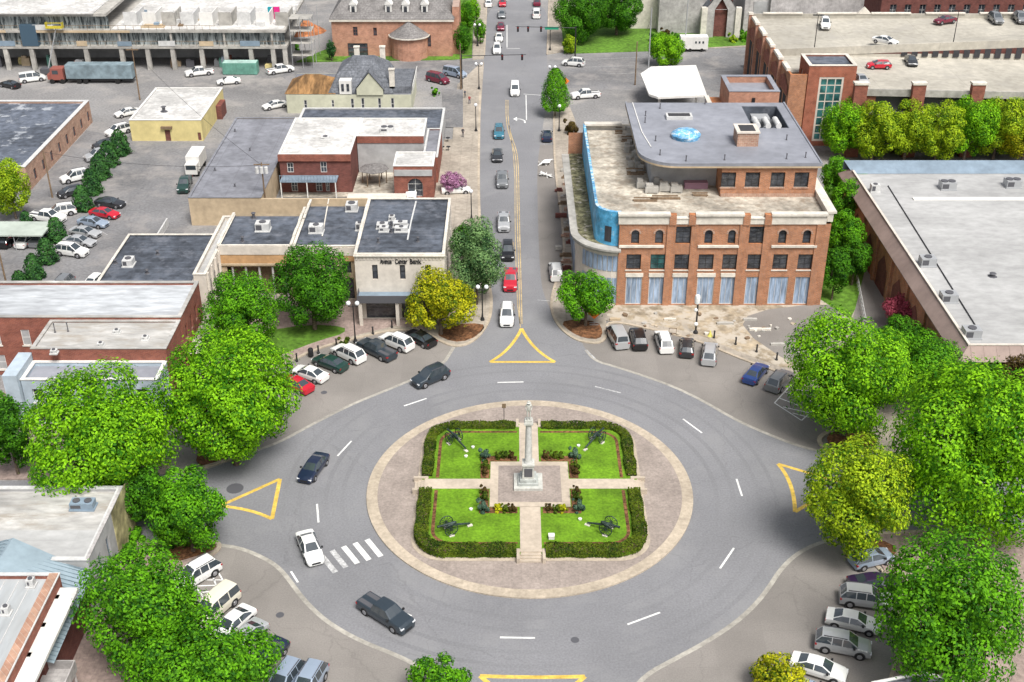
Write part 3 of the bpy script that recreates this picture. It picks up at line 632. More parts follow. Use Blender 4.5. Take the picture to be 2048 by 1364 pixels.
# ---- central island
cx,cy=C0
def disc(r,n=120): return [(cx+r*math.cos(2*math.pi*i/n),cy+r*math.sin(2*math.pi*i/n)) for i in range(n)]
b=MB(); b.prism(disc(RI),-.05,.15); tag(b.build('island_kerb_ring',M['kerb']),kind='structure')
b=MB(); b.prism(disc(RI-1.15),.1,.155); tag(b.build('island_paving',M['pinkpave']),kind='structure')
TZ=.62; HS=11.6
def rsq(h,r,n=8):
    p=[]
    for sx,sy,a0 in((1,1,0),(-1,1,90),(-1,-1,180),(1,-1,270)):
        for i in range(n+1):
            t=R(a0+90*i/n); p.append((cx+sx*(h-r)+r*math.cos(t),cy+sy*(h-r)+r*math.sin(t)))
    return p
b=MB(); b.prism(rsq(HS+.25,3.4),.1,.18); tag(b.build('terrace_border',M['kerb']),kind='structure')
for sx,sy in((1,1),(-1,1),(-1,-1),(1,-1)):
    h_=HS-.25; r_=3.2; q=[(cx+sx*1.02,cy+sy*.83),(cx+sx*h_,cy+sy*.83)]+[(cx+sx*(h_-r_+r_*math.cos(math.pi/2*i/8)),cy+sy*(h_-r_+r_*math.sin(math.pi/2*i/8))) for i in range(9)]+[(cx+sx*1.02,cy+sy*h_)]
    b=MB(); b.prism(q,.1,TZ); tag(b.build('lawn',M['grass']),kind='structure')
PW=1.05
M['path']=mat('path_concrete',(.47,.4,.32),.9,.08,2,.1,.3)
m=MB()
for a in((cx-PW,cy+4,cx+PW,cy+HS-.9),(cx-PW,cy-HS+.9,cx+PW,cy-4)): m.box(a[0],a[1],.12,a[2],a[3],TZ+.03)
for a in((cx-HS+.9,cy-.85,cx-4.1,cy+.85),(cx+4.1,cy-.85,cx+HS-.9,cy+.85)): m.box(a[0],a[1],.12,a[2],a[3],TZ+.03)
tag(m.build('path',M['path']),kind='structure')
m=MB(); m.box(cx-4.15,cy-3.95,TZ-.1,cx+4.15,cy+3.95,TZ+.05); tag(m.build('plaza_border',M['path']),kind='structure')
m=MB(); m.box(cx-3.3,cy-3.2,TZ,cx+3.3,cy+3.2,TZ+.06); tag(m.build('plaza_paving',M['pinkpave']),kind='structure')
# steps at the four path ends
for i,(dx,dy,lab) in enumerate(((0,-1,'pale concrete steps at the near end of the path up to the monument'),(0,1,'pale concrete steps at the far end of the path behind the monument'),(-1,0,'pale concrete steps at the left end of the cross path'),(1,0,'pale concrete steps at the right end of the cross path'))):
    L=HS+.5
    rt=thing('steps',(cx+dx*L,cy+dy*L,.15),lab,'steps','steps up to the island lawn')
    ns=4
    for k in range(ns):
        m=MB(); d0=L-.34*k; d1=HS-.9 if i==0 else HS-.9
        hw=PW+.05 if dx==0 else .9
        if dx==0: m.box(cx-hw,cy+dy*d0,.15,cx+hw,cy+dy*d1,.16+(TZ-.12)*(k+1)/ns)
        else: m.box(cx+dx*d0,cy-hw,.15,cx+dx*d1,cy+hw,.16+(TZ-.12)*(k+1)/ns)
        if k<ns: m.build('step',M['path'],rt)
    m=MB()
    for s in(-1,1):
        if dx==0: m.box(cx+s*hw,cy+dy*(L+.15),.15,cx+s*(hw+.3),cy+dy*(HS-.9),TZ+.12)
        else: m.box(cx+dx*(L+.15),cy+s*hw,.15,cx+dx*(HS-.9),cy+s*(hw+.3),TZ+.12)
    m.build('side_wall',M['path'],rt)
# ---- painted markings (thin sheets)
def line(pts,w,mm='whiteline',name='lane_marking',z=.0145,sm=0,px=True):
    p=GP(pts) if px else pts
    if sm: p=chaikin(p,sm)
    k=MB(); k.ribbon(p,w,z,z); return k
dash=[((995,765),(1047,764)),((808,812),(853,797)),((675,912),(703,882)),((634,1008),(637,1045)),((808,1226),(823,1232)),((1000,1275),(1070,1276)),((1255,1249),(1320,1225)),((1440,1137),(1468,1096)),((1473,958),(1484,992)),((1366,838),(1404,866)),((1190,773),(1242,786)),((582,1143),(596,1165)),((1052,190),(1053,240)),((1047,188),(1089,191)),((1013,97),(1040,97)),((1014,50),(1014,95)),((1172,700),(1190,717))]
for a,c in dash:
    tag(line([a,c],.17 if a[1]<700 else .2).build('lane_marking',M['whiteline'] if a not in((1190,773),(1172,700)) else M['fadedwhite']),kind='structure')
m=MB()
for i,(x,y) in enumerate(((748,1096),(724,1103),(701,1110),(678,1118),(657,1128))):
    a=G(x-14,y-17); c=G(x+14,y+17)
    k=MB(); k.ribbon([a,c],.55,.0145,.0145); tag(k.build('crosswalk_bar',M['whiteline' if i<3 else 'fadedwhite']),kind='structure')
# yellow splitter triangles
def tri(A,B,C_,bAB,bBC,bCA,w,mm='yellow'):
    k=MB()
    for p,q,bb in((A,B,bAB),(B,C_,bBC),(C_,A,bCA)):
        pts=[]
        for i in range(9):
            t=i/8; x=p[0]*(1-t)+q[0]*t; y=p[1]*(1-t)+q[1]*t; g=4*t*(1-t)
            pts.append(G(x+bb[0]*g,y+bb[1]*g))
        k.ribbon(pts,w,.0145+.0006*len(k.f)/8,.0145+.0006*len(k.f)/8)
    tag(k.build('yellow_triangle_marking',M[mm]),kind='structure')
tri((1043,657),(980,724),(1110,724),(6,5),(0,0),(-6,5),.42)
tri((560,958),(544,1038),(440,1012),(0,0),(5,-4),(0,0),.42); 
tri((1556,928),(1590,1024),(1700,970),(8,-6),(0,-4),(0,0),.42)
tri((960,1352),(1170,1353),(1065,1480),(0,2),(-8,-4),(8,-4),.42)
for dx in(-2,2): tag(line([(1014+dx,200),(1014+dx,240),(1020+dx,270),(1031+dx,300),(1035+dx,330),(1037+dx,455),(1040+dx,560),(1042+dx,648)],.14,sm=1).build('centre_line',M['faded']),kind='structure')
tag(line([(1018,250),(1030,330),(1030,455),(1034,600),(1041,655)],.1,sm=1).build('centre_line',M['faded']),kind='structure')
# turn arrow
k=MB(); k.ribbon(GP([(1050,246),(1049,241),(1040,238),(1034,238)]),.3,.0145,.0145); a=GP([(1034,234),(1026,238),(1034,242)]); k.sheet(a,.0155); tag(k.build('turn_arrow',M['whiteline']),kind='structure')
# hatched no-parking bays
def hatch(outline,lines,w=.14):
    k=MB()
    for i in range(len(outline)): k.ribbon(GP([outline[i],outline[(i+1)%len(outline)]]),w,.0145+.0003*i,.0145+.0003*i)
    for a,c in lines: k.ribbon(GP([a,c]),w,.013,.013)
    tag(k.build('hatched_bay_marking',M['whiteline']),kind='structure')
hatch([(1549,806),(1580,772),(1650,800),(1603,841)],[((1558,796),(1600,812)),((1570,784),(1625,803)),((1566,814),(1620,826)),((1585,826),(1618,835))])
hatch([(438,1147),(457,1180),(415,1205),(385,1165)],[((400,1160),(445,1160)),((395,1172),(450,1170)),((405,1185),(452,1178)),((425,1152),(440,1190))])
# bay lines in the west lot and north-west angle bays
for (a,c) in (((105,500),(168,512)),((190,455),(215,470)),((108,512),(170,515)),((885,190),(925,190)),((885,202),(925,202)),((885,214),(925,214)),((888,226),(925,226)),((888,238),(925,238)),((1075,600),(1100,602)),((1150,120),(1290,114)),((1150,135),(1290,130)),((1210,148),(1480,140))):
    tag(line([a,c],.11,z=.0145).build('bay_line',M['fadedwhite']),kind='structure')
for i in range(7):
    x=235-i*22+0; y=300+i*33
sheet('asphalt_patch',[(884,180),(926,180),(926,256),(888,256)],.0075 if False else .126,'lot')
sheet('asphalt_patch',[(640,360),(420,450),(350,455),(360,400)],.006,'lot')
# manholes
for (x,y) in((648,785),(1150,1280),(560,1230),(470,977)):
    p=G(x,y); k=MB(); k.cyl((p[0],p[1],.01),(p[0],p[1],.017),.38 if y!=977 else .9,.38 if y!=977 else .9,18); tag(k.build('manhole_cover',M['darkgrey']),'round dark manhole cover beside the '+{785:'upper left parking bays',1280:'lowest lane of the circle',1230:'lower left parking area',977:'left yellow triangle'}[y],'manhole cover','manhole covers')
# ================================================================ BUILDINGS
M['weathered']=mat('weathered_pale_roof',(.43,.42,.4),.9,.16,1,.2,.15,stretch=(.5,1.4,1),col2=(.33,.3,.26),thr=(.5,.66))
M['ribroof']=mat('ribbed_grey_roof',(.37,.39,.4),.7,.08,1,.12,.2,stretch=(1.6,.3,1),col2=(.36,.37,.37),thr=(.5,.7))
# ---- three storey brick building under construction, rounded south-west corner
YB=143.4
bx0,bx1=14.0,41.6; H1=13.6
root=thing('brick_building',(28,160,0),'brick building with white cornice, set back top floor and blue wrapped rounded corner','building')
f=Face('S',bx0,bx1,YB,178)
g_=[(1251,1283),(1297,1330),(1344,1377),(1393,1427),(1440,1473),(1490,1522),(1537,1574),(1588,1622)]
hs=[hole(f,a,c,556,606,YB) for a,c in g_]
s_=[(1253,1282),(1301,1331),(1349,1378),(1397,1427),(1445,1475),(1495,1524),(1546,1575),(1596,1625)]
hs2=[hole(f,a,c,503,538,YB) for a,c in s_]
hs2=[(h[0],h[1],5.45,7.7)+(('arch',) if i in(1,2) and False else ()) for i,h in enumerate(hs2)]
hs=[(h[0],h[1],.25,4.35) for h in hs]
t_=[(1263,1279,'arch'),(1311,1327,'arch'),(1352,1382,0),(1410,1426,'arch'),(1457,1472,'arch'),(1499,1531,0),(1558,1574,'arch'),(1607,1623,'arch')]
hs3=[]
for a,c,k in t_:
    h=hole(f,a,c,450,480,YB); hs3.append((h[0],h[1],9.25,11.2 if k else 11.7)+((k,) if k else ()))
wl=MB(); f.wall(wl,0,H1-1.5,hs+hs2+hs3)
Face('E',bx0,bx1,YB,178).wall(wl,0,H1-1.5,[]); Face('N',8.8,bx1,YB,178).wall(wl,0,H1-1.5,[])
wl.build('wall',M['brick'],root)
for h in hs: window(f,h,root,'lightmetal','plastic',cols=3,rows=1,fw=.1,depth=.18,name='shopfront')
for i,h in enumerate(hs2): window(f,h,root,'blackmetal','tealglass' if i==1 else 'glass','whitestone',cols=2,rows=3,fw=.1)
for h in hs3: window(f,h[:4],root,'blackmetal','glass',None,cols=2 if len(h)<5 else 1,rows=3,fw=.09)
for h in hs3:
    if len(h)>4:
        m=MB(); r=(h[1]-h[0])/2; uc=(h[0]+h[1])/2; zc=h[3]-r
        for t in range(8):
            a0=math.pi*t/8;a1=math.pi*(t+1)/8
            q=[f.p(uc+(r+e)*math.cos(a),zc+(r+e)*math.sin(a),.05) for a,e in((a0,.02),(a0,.25),(a1,.25),(a1,.02))]
            m.add(q,[(0,1,2,3)]); q2=[f.p(uc+(r+.25)*math.cos(a),zc+(r+.25)*math.sin(a),d) for a,d in((a0,.05),(a0,-.01),(a1,-.01),(a1,.05))]; m.add(q2,[(0,1,2,3)])
        m.build('window_arch',M['bricktan'],root)
# white string courses over storeys
for a,c in((1238,1328),(1396,1478),(1543,1634)):
    m=MB(); u0=WY(a,487,YB)[0]-f.o[0]; u1=WY(c,487,YB)[0]-f.o[0]; f.box(m,u0,u1,8.75,9.05,-.01,.25); m.build('string_course',M['whitestone'],root)
for i in range(5):
    m=MB(); h=hs[i]; f.box(m,h[0]-.1,h[1]+.1,4.4,4.95,-.01,.12); m.build('lintel',M['whitestone'],root)
# brick pilasters
for a in(1232,1338,1386,1482,1530,1634):
    u=WY(a,500,YB)[0]-f.o[0]; m=MB(); f.box(m,max(0.01,u-.42),min(f.L-.01,u+.42),0,H1-1.52,-.01,.16); m.build('pilaster',M['brick'],root)
# cornice in sections with brick piers and low scroll panels between
def ux(px): return WY(px,425,YB)[0]-f.o[0]
m=MB()
for a,c in((1238,1340),(1393,1488),(1545,1655)):
    f.box(m,ux(a),ux(c),H1-1.52,H1-.3,-.45,.18); f.box(m,ux(a)-.08,ux(c)+.1,H1-.3,H1,-.55,.42)
m.build('cornice',M['whitestone'],root)
m=MB()
for a,c in((1354,1379),): f.box(m,ux(a),ux(c),H1-1.52,H1-.75,-.4,.14); f.box(m,ux(a),ux(c),H1-.75,H1-.6,-.45,.25)
m.build('scroll_panel',M['whitestone'],root); m=MB(); a,c=1502,1531; f.box(m,ux(a),ux(c),H1-1.52,H1-.75,-.4,.14); f.box(m,ux(a),ux(c),H1-.75,H1-.6,-.45,.25); m.build('scroll_panel',M['whitestone'],root)
for a,c in((1340,1354),(1379,1393),(1488,1502),(1531,1545)): m=MB(); f.box(m,ux(a),ux(c),H1-1.6,H1-.15,-.45,.3); m.build('cornice_pier',M['brick'],root)
m=MB(); m.box(41.15,YB+.6,H1-1.5,41.9,178,H1-.3); m.box(41.05,YB+.45,H1-.3,42.25,178.3,H1); m.box(11.2,178,H1-1.5,41.1,178.4,H1-.2); m.box(11.2,177.4,H1-.2,17,178.5,H1+.1); m.build('cornice',M['whitestone'],root)
# rounded corner and west front : lower two storeys
def corner(cx_,cy_,r,n=10): return [(cx_-r*math.cos(math.pi/2*i/n),cy_-r*math.sin(math.pi/2*i/n)) for i in range(n+1)]
low=[(8.8,177.9)]+corner(14,148.6,5.2)+[(14.0,177.9)]
m=MB(); m.prism(low,0,7.9); m.build('corner_wall',M['cream'],root)
m=MB(); m.prism([(8.1,178)]+corner(14.01,149.0,5.9)+[(14.01,178)],7.9,8.35); m.prism([(7.8,178)]+corner(14.3,148.9,6.4)+[(14.3,178)],8.35,8.6); m.build('ledge',M['concrete'],root)
m=MB(); m.prism([(8.9,178)]+corner(14.02,149.2,5.1)+[(14.02,178)],8.6,8.66); m.build('moss_strip',mat('mossy_debris',(.17,.16,.09),.95,.5,1.5,.3,.4,col2=(.4,.36,.3),thr=(.55,.62)),root)
# curved windows of the lower corner
m=MB(); pts=corner(14,148.6,5.26,12)
for i in range(4,12):
    a,c=pts[i],pts[i+1]
    for z0,z1 in((.5,4.2),(5.2,7.4)):
        d=.08; q=[(a[0]*(1-d)+c[0]*d,a[1]*(1-d)+c[1]*d),(a[0]*d+c[0]*(1-d),a[1]*d+c[1]*(1-d))]
        m.add([(q[0][0],q[0][1],z0),(q[1][0],q[1][1],z0),(q[1][0],q[1][1],z1),(q[0][0],q[0][1],z1)],[(0,1,2,3)])
m.build('curved_window',M['plastic'],root)
m=MB()
for i in range(5):
    y=152+i*5; m.box(8.72,y,.4,8.84,y+3.4,4.2); m.box(8.72,y+.3,5.1,8.84,y+3.1,7.5)
m.build('west_window',M['plastic'],root)
# upper corner wall wrapped in blue membrane
up=[(11.0,177.9)]+corner(14.0,147.0,3.05)+[(14.0,148.0)]
up2=[(11.3,177.9)]+corner(14.3,147.3,3.0)
m=MB(); o_=[(11.0,177.95)]+corner(14.0,146.9,3.0,10)
for i in range(len(o_)-1):
    a,c=o_[i],o_[i+1]; m.add([(a[0],a[1],8.66),(c[0],c[1],8.66),(c[0],c[1],H1-.1),(a[0],a[1],H1-.1)],[(0,1,2,3)])
o=m.build('membrane_wrap',[M['tarpsky']],root)
m=MB(); inn=[(p[0]+.35 if i<2 else p[0]+.3,p[1]+.3) for i,p in enumerate(o_)]
for i in range(len(o_)-1):
    a,c,e,g=o_[i],o_[i+1],inn[i+1],inn[i]; m.add([(a[0],a[1],H1-.1),(c[0],c[1],H1-.1),(e[0],e[1],H1-.05),(g[0],g[1],H1-.05)],[(0,1,2,3)]); m.add([(g[0],g[1],H1-.05),(e[0],e[1],H1-.05),(e[0],e[1],H1-1.2),(g[0],g[1],H1-1.2)],[(0,1,2,3)])
m.build('parapet',M['tarp'],root)
m=MB(); m.prism([(11.6,177.6)]+corner(14.0,147.2,2.6)[1:]+[(41.2,YB+.5),(41.2,177.6)],12.2,12.6); m.build('terrace_floor',M['terrace'],root)
# dark window hole in the blue corner
m=MB(); q=corner(14,146.9,3.06,10); 
for i in (6,7): a,c=q[i],q[i+1]; m.add([(a[0],a[1],9.2),(c[0],c[1],9.2),(c[0],c[1],11.4),(a[0],a[1],11.4)],[(0,1,2,3)])
m.build('window',M['recess_shade'],root)
# penthouse
PY0,PY1,PX0,PX1,PH=151.3,176.5,17.2,41.0,17.4
fp=Face('S',28.2,PX1,PY0,PY1); hp=[]
for a,c in((1442,1471),(1490,1519),(1541,1569),(1588,1617)):
    h=hole(fp,a,c,350,377,PY0); hp.append((h[0],h[1],13.95,16.1))
m=MB(); fp.wall(m,12.6,PH-.3,hp); Face('E',28.2,PX1,PY0,PY1).wall(m,12.6,PH-.3,[]); Face('N',PX0+2,PX1,PY0,PY1).wall(m,12.6,PH-.3,[]); Face('W',28.2,PX1,PY0,PY0+4).wall(m,12.6,PH-.3,[])
m.build('top_floor_wall',M['brick'],root)
for h in hp: window(fp,h,root,'blackmetal','glass','bricktan',cols=2,rows=2,fw=.1)
m=MB(); m.box(28.3,PY0-.1,12.6,PX1+.05,PY0-.02,13.0); m.build('base_course',M['bricktan'],root)
m=MB(); m.box(PX0+2,PY0+4.0,12.6,28.2,PY0+4.2,PH-.3); m.box(PX0+2,PY0+4.2,12.6,PX0+2.2,PY1,PH-.3); m.build('recessed_wall',M['greywall'],root)
rf=[(PX0,PY1)]+[(PX0+5-5*math.cos(math.pi/2*i/8),PY0+4.6-5*math.sin(math.pi/2*i/8)) for i in range(9)]+[(PX1+.4,PY0-.4),(PX1+.4,PY1)]
# pit for the machinery in the north-east of the roof : roof made from pieces round it
px0,px1,py0,py1=34.6,39.9,165.2,174.8
m=MB(); m.prism(rf[:-2]+[(px0,PY0-.4),(px0,PY1)],PH-.3,PH); m.box(px0,PY0-.4,PH-.3,PX1+.4,py0,PH); m.box(px0,py1,PH-.3,PX1+.4,PY1,PH); m.box(px1,py0,PH-.3,PX1+.4,py1,PH); m.build('top_roof',M['blueroof'],root)
m=MB()
for e in(0,):
    m.prism(rf[:-2]+[(px0-.2,PY0-.4),(px0-.2,PY1)],PH-.55,PH-.3); m.box(px0-.2,PY0-.4,PH-.55,PX1+.4,py0-.2,PH-.3)
m.build('soffit',M['tan'],root)
m=MB(); m.ribbon([(p[0]+.12 if p[0]<20 else p[0],p[1]+.1) for p in rf[:-1]]+[(PX1+.3,PY1)],.25,PH,PH+.14); m.build('roof_edge',M['blueroof'],root)
m=MB(); m.ribbon([(PX0+1.1,PY1-.2),(PX0+1.3,PY0+12),(PX0+2,PY0+6)],.12,PH,PH+.12); m.build('roof_seam',M['white'],root)
m=MB(); m.box(px0,py0,15.2,px1,py1,15.3); m.box(px0,py0-.02,13.6,px1,py0+.1,PH-.01); m.box(px0-.02,py0,13.6,px0+.1,py1,PH-.01); m.box(px1-.1,py0,13.6,px1+.02,py1,PH-.01); m.box(px0,py1-.1,13.6,px1,py1,PH-.01); m.build('machinery_pit',M['darkroof'],root)
for i in range(3):
    m=MB(); x=35.3+i*1.5; m.cyl((x,165.0,PH+.35),(x,168.0,PH+.35),.42,.42,12); m.cyl((x,168.0,PH+.35),(x,170.2,PH-1.6),.42,.42,12); m.build('air_duct',M['lightmetal'],root,smooth=True)
m=MB(); m.box(px0+1.2,171.5,13.7,px0+3.8,173.8,16.6); m.build('chiller',M['metal'],root)
m=MB(); m.box(31.1,157.6,PH,34.0,160.9,PH+1.9); m.build('roof_stack',M['bricktan'],root); m=MB(); m.box(30.95,157.45,PH+1.9,34.15,161.05,PH+2.1); m.build('stack_cap',M['cream'],root); m=MB(); m.box(31.5,158.0,PH+2.1,33.6,160.5,PH+2.13); m.build('stack_opening',M['recess_shade'],root)
m=MB(); c_=G(1372,268,PH+.5); m.lathe([(2.0,PH),(2.1,PH+.5),(1.9,PH+.75),(1.5,PH+1.0),(.4,PH+1.15),(.01,PH+1.17)],c_[0],c_[1],14); m.build('tarped_skylight',M['tarp'],root,smooth=True)
c_=G(1358,232,PH+.3); m=MB(); m.box(c_[0]-1.9,c_[1]-.9,PH,c_[0]+1.9,c_[1]+.9,PH+.5); m.build('skylight_kerb',M['lightmetal'],root); m=MB(); m.box(c_[0]-1.6,c_[1]-.65,PH+.5,c_[0]+1.6,c_[1]+.65,PH+.53); m.build('skylight',M['recess_shade'],root)
for a,c in((1372,322),(1449,320),(1573,318),(1611,315),(1320,310),(1311,282),(1291,232),(1320,217),(1573,280),(1410,208),(1290,245)):
    p=G(a,c,PH); vent(root,p[0],p[1],PH,.7,.07)
# rubble, block pallets and scaffold on the terrace
rnd=random.Random(3)
for i in range(22):
    t=i/21; p=G(1262+10*math.sin(i*2)+(30*max(0,t-.55)),250+ t*95,12.6); m=MB(); m.box(p[0]-.35,p[1]-.35,12.6,p[0]+.35,p[1]+.3,12.6+rnd.uniform(.3,1.1)); tag(m.build('block_stack',M['concrete'],None),'pale concrete blocks stacked on the dusty terrace beside the blue grey roof','blocks','block stacks on the terrace')
for i,(a,c,w) in enumerate(((1303,385,.9),(1332,382,1.0),(1352,384,.8),(1283,375,.7),(1315,372,.6))):
    p=G(a,c,12.6); m=MB(); m.box(p[0]-w,p[1]-.5,12.75,p[0]+w,p[1]+.5,13.5); m.box(p[0]-w,p[1]-.5,12.6,p[0]-w+.2,p[1]+.5,12.75); m.box(p[0]+w-.2,p[1]-.5,12.6,p[0]+w,p[1]+.5,12.75); m.box(p[0]-w*.9,p[1]-.4,13.5,p[0]+w*.2,p[1]+.4,13.9)
    tag(m.build('brick_pallet',M['concrete'],None),'pallet of pale bricks on the terrace under the grey roof overhang','pallet','brick pallets on the terrace')
p=G(1392,378,12.6); m=MB(); m.box(p[0]-1.6,p[1],12.6,p[0]+1.6,p[1]+1,13.5); tag(m.build('wrapped_bundle',plain('mauve_wrap',(.3,.17,.22)),None),'long mauve wrapped bundle lying on the terrace by the brick top floor','bundle')
for i,(a,c,w,d) in enumerate(((1290,402,1.6,.3),(1330,398,1.9,.25),(1255,280,.9,.8),(1236,262,.5,1.3),(1270,345,1.3,.9),(1400,392,.9,.2))):
    p=G(a,c,12.6); m=MB(); 
    for k in range(4): m.box(p[0]-w+rnd.uniform(-.2,.2),p[1]-d+k*d*.5,12.6+.1*k*(k%2),p[0]+w+rnd.uniform(-.2,.2),p[1]-d+k*d*.5+.2,12.75+.1*k*(k%2))
    tag(m.build('plank_pile',M['wood'],None),['loose planks behind the white cornice near the blue corner','loose planks in the front middle of the terrace','dark timber pile on the terrace behind, beside the roof edge','long boards leaning near the blue parapet','weathered boards in the middle of the dusty terrace','short boards before the mauve bundle'][i],'planks','timber on the terrace')
# brown tarp and debris north-west of it
# ---- rear stair tower of that building
root,fc=building('stair_tower','square brick tower with a pale blue grey recessed roof behind the grey roof','tower',33.6,41.4,180.3,188.6,17.9,'bricksoft','blueroof','blueroof',par=1.0,pt=.6)
m=MB(); fc['S'].box(m,3.6,4.1,16.2,16.9,0,.1); m.build('vent_grille',M['blackmetal'],root)
m=MB(); m.box(31.4,181,0,33.6,189,14.2); m.build('side_wall',M['brick'],root); m=MB(); m.box(31.2,181,14.2,31.9,189,14.5); m.build('side_coping',M['whitestone'],root)
# ---- white canopy
root=thing('canopy',(31,226,0),'flat white canopy roof over pumps behind the brick building','canopy'); 
m=MB(); m.prism([G(1302,133,5),G(1392,130,5),G(1414,190,5),G(1316,194,5),G(1298,188,5),G(1281,147,5)],4.6,5.0); m.build('canopy_roof',M['white'],root); m=MB(); a=G(1300,192,5);c=G(1405,192,5); m.box(a[0]+3,a[1]+2.5,3.9,c[0]-5,a[1]+2.7,4.58); m.build('blue_fascia',plain('blue_fascia',(.02,.06,.35)),root)
for x in(28,35):
    for y in(221,232): m=MB(); m.box(x-.2,y-.2,0,x+.2,y+.2,4.6); m.build('post',M['white'],root)
m=MB(); m.box(26.2,216.6,0,28.8,218.2,2.8); m.build('kiosk',M['brickdark'],root)
# ---- parking garage
root=thing('parking_garage',(95,225,0),'large brick and concrete parking garage with cars on its open top deck','building')
m=MB(); m.box(48.6,205,0,49.0,245,13); m.box(49.0,205,0,51.6,205.4,13); m.build('side_wall',M['brick'],root)
fw=Face('W',48.6,150,205,245)
for i in range(5):
    u=.3+i*7.8; m=MB()
    fw.box(m,u,u+.7,0,13.4,-.01,.5); m.build('pier',M['bricksoft'],root)
    m=MB(); m.add([fw.p(u+.8,9,.12),fw.p(u+7.8,9,.12),fw.p(u+7.8,10.6,.12),fw.p(u+4.3,12.0,.12),fw.p(u+.8,10.6,.12)],[(0,1,2,3,4)]); m.build('gable_panel',M['brickred'],root)
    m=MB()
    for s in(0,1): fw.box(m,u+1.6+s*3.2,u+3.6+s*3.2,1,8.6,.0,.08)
    m.build('opening',M['recess_shade'],root)
    m=MB(); fw.box(m,u-.15,u+.85,13.4,13.8,-.3,.65); m.build('pier_cap',M['whitestone'],root)
    m=MB(); fw.box(m,u+2.2,u+6.4,13.0,13.5,-.5,.3); m.build('coping',M['whitestone'],root)
m=MB(); m.add([(49,222.6,11.2),(150,222.6,15.2),(150,245,11.7),(49,245,11.7),(49,222.6,12.0),(150,222.6,16.0),(150,245,12.5),(49,245,12.5)],[(0,3,2,1),(4,5,6),(4,6,7),(0,1,5,4),(1,2,6,5),(2,3,7,6),(3,0,4,7)]); m.build('upper_deck',M['deck'],root)
m=MB(); m.box(49,212.2,11.0,60.2,222.4,11.3); m.add([(60.2,200,10.86),(150,200,8.9),(150,222.4,8.9),(60.2,222.4,10.86),(60.2,200,11.26),(150,200,9.3),(150,222.4,9.3),(60.2,222.4,11.26)],[(0,3,2,1),(4,5,6,7),(0,1,5,4),(1,2,6,5),(2,3,7,6),(3,0,4,7)]); m.build('ramp_deck',M['deck'],root)
m=MB(); m.box(49,222.4,7,150,222.6,11.6); m.build('divider_wall',M['deck'],root)
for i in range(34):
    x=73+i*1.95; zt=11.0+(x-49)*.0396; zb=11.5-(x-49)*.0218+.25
    if zt-zb>.35: m=MB(); m.box(x,222.2,zb,x+1.1,222.29,zt); m.build('divider_opening',M['recess_shade'],root)
m=MB(); m.add([(49,222.3,11.0),(150,222.3,15.0),(150,222.3,16.5),(49,222.3,12.5),(49,222.58,11.0),(150,222.58,15.0),(150,222.58,16.5),(49,222.58,12.5)],[(0,1,2,3),(4,7,6,5),(3,2,6,7),(0,4,5,1)]); m.build('divider_parapet',M['deck'],root)
m=MB(); m.box(49,244.6,12.3,150,245,13.4); m.build('rear_parapet',M['deck'],root); m=MB()
for x0 in(51,62,73,84,95,106,117): m.box(x0,244.4,13.4,x0+8,245.15,13.65); m.add([(x0+8,244.5,13.4),(x0+11,244.5,13.4),(x0+9.5,244.5,14.8),(x0+8,245.1,13.4),(x0+11,245.1,13.4),(x0+9.5,245.1,14.8)],[(0,1,2),(3,5,4),(0,2,5,3),(1,4,5,2)]) if x0 in(62,95,106) else None
m.build('rear_coping',M['whitestone'],root)
m=MB(); m.add([(60,199.8,10.9),(150,199.8,8.9),(150,199.8,10.2),(60,199.8,12.1),(60,200.1,10.9),(150,200.1,8.9),(150,200.1,10.2),(60,200.1,12.1)],[(0,1,2,3),(4,7,6,5),(3,2,6,7),(0,4,5,1)]); m.build('front_parapet',M['concrete'],root)
m=MB(); m.box(60,201.5,0,150,201.8,10.5); m.build('inner_shade_sheet',M['darkgrey'],root)  # dark sheet painted for the shade inside the open garage floors
for z in(3.4,6.8): m=MB(); m.box(60,199.9,z,150,222,z+.8); m.build('floor_slab',M['concrete'],root)
for a in(1719,1835,1953,2070):
    x=WY(a,190,199.6)[0]; z=WY(a,168,199.6)[1]; m=MB(); m.box(x-1.1,199.0,0,x+1.1,200.2,z); m.build('pier',M['brickred'],root); m=MB(); m.box(x-1.25,198.85,z,x+1.25,200.3,z+.35); m.build('pier_cap',M['whitestone'],root)
m=MB(); m.box(60,200.2,8.4,62.6,201.0,11.6); m.build('wall_infill',M['brickred'],root)
for i,(x,y,z) in enumerate(((57,224,12.2),(83,224,13))):
    l=thing('deck_lamp',(x,y,z),'thin dark twin head lamp on the garage deck, '+['near the stair tower','by the maroon car'][i],'street lamp','deck lamps'); m=MB(); m.cyl((x,y,z),(x,y,z+6.2),.09,.06,6); m.build('pole',M['blackmetal'],l); m=MB(); m.box(x-1,y-.2,z+6.2,x-.2,y+.2,z+6.35); m.box(x+.2,y-.2,z+6.2,x+1,y+.2,z+6.35); m.box(x-.2,y-.03,z+6.22,x+.2,y+.03,z+6.3); m.build('lamp_head',M['blackmetal'],l)
# stair tower with glass wall
TY=204.8; f=Face('S',51.7,60.0,TY,211.5)
h=(2.0,6.3,.9,12.6)
root,fc=building('glass_stair_tower','red brick stair tower with tall cream framed glass wall and dark flat roof','tower',51.7,60.0,TY,212,14.6,'bricktower','darkroof','whitestone',par=.25,pt=.5,holes={'S':[h],'W':[(1.2,2.6,1,3.5),(1.2,2.6,5,8),(1.2,2.6,9.5,12.5),(4.2,6.0,1,12.5)]},win={'S':dict(frame='cream',pane='tealglass',cols=3,rows=8,fw=.35,mw=.09,depth=.12),'W':dict(frame='cream',pane='lightmetal',cols=2,rows=3,fw=.15)})
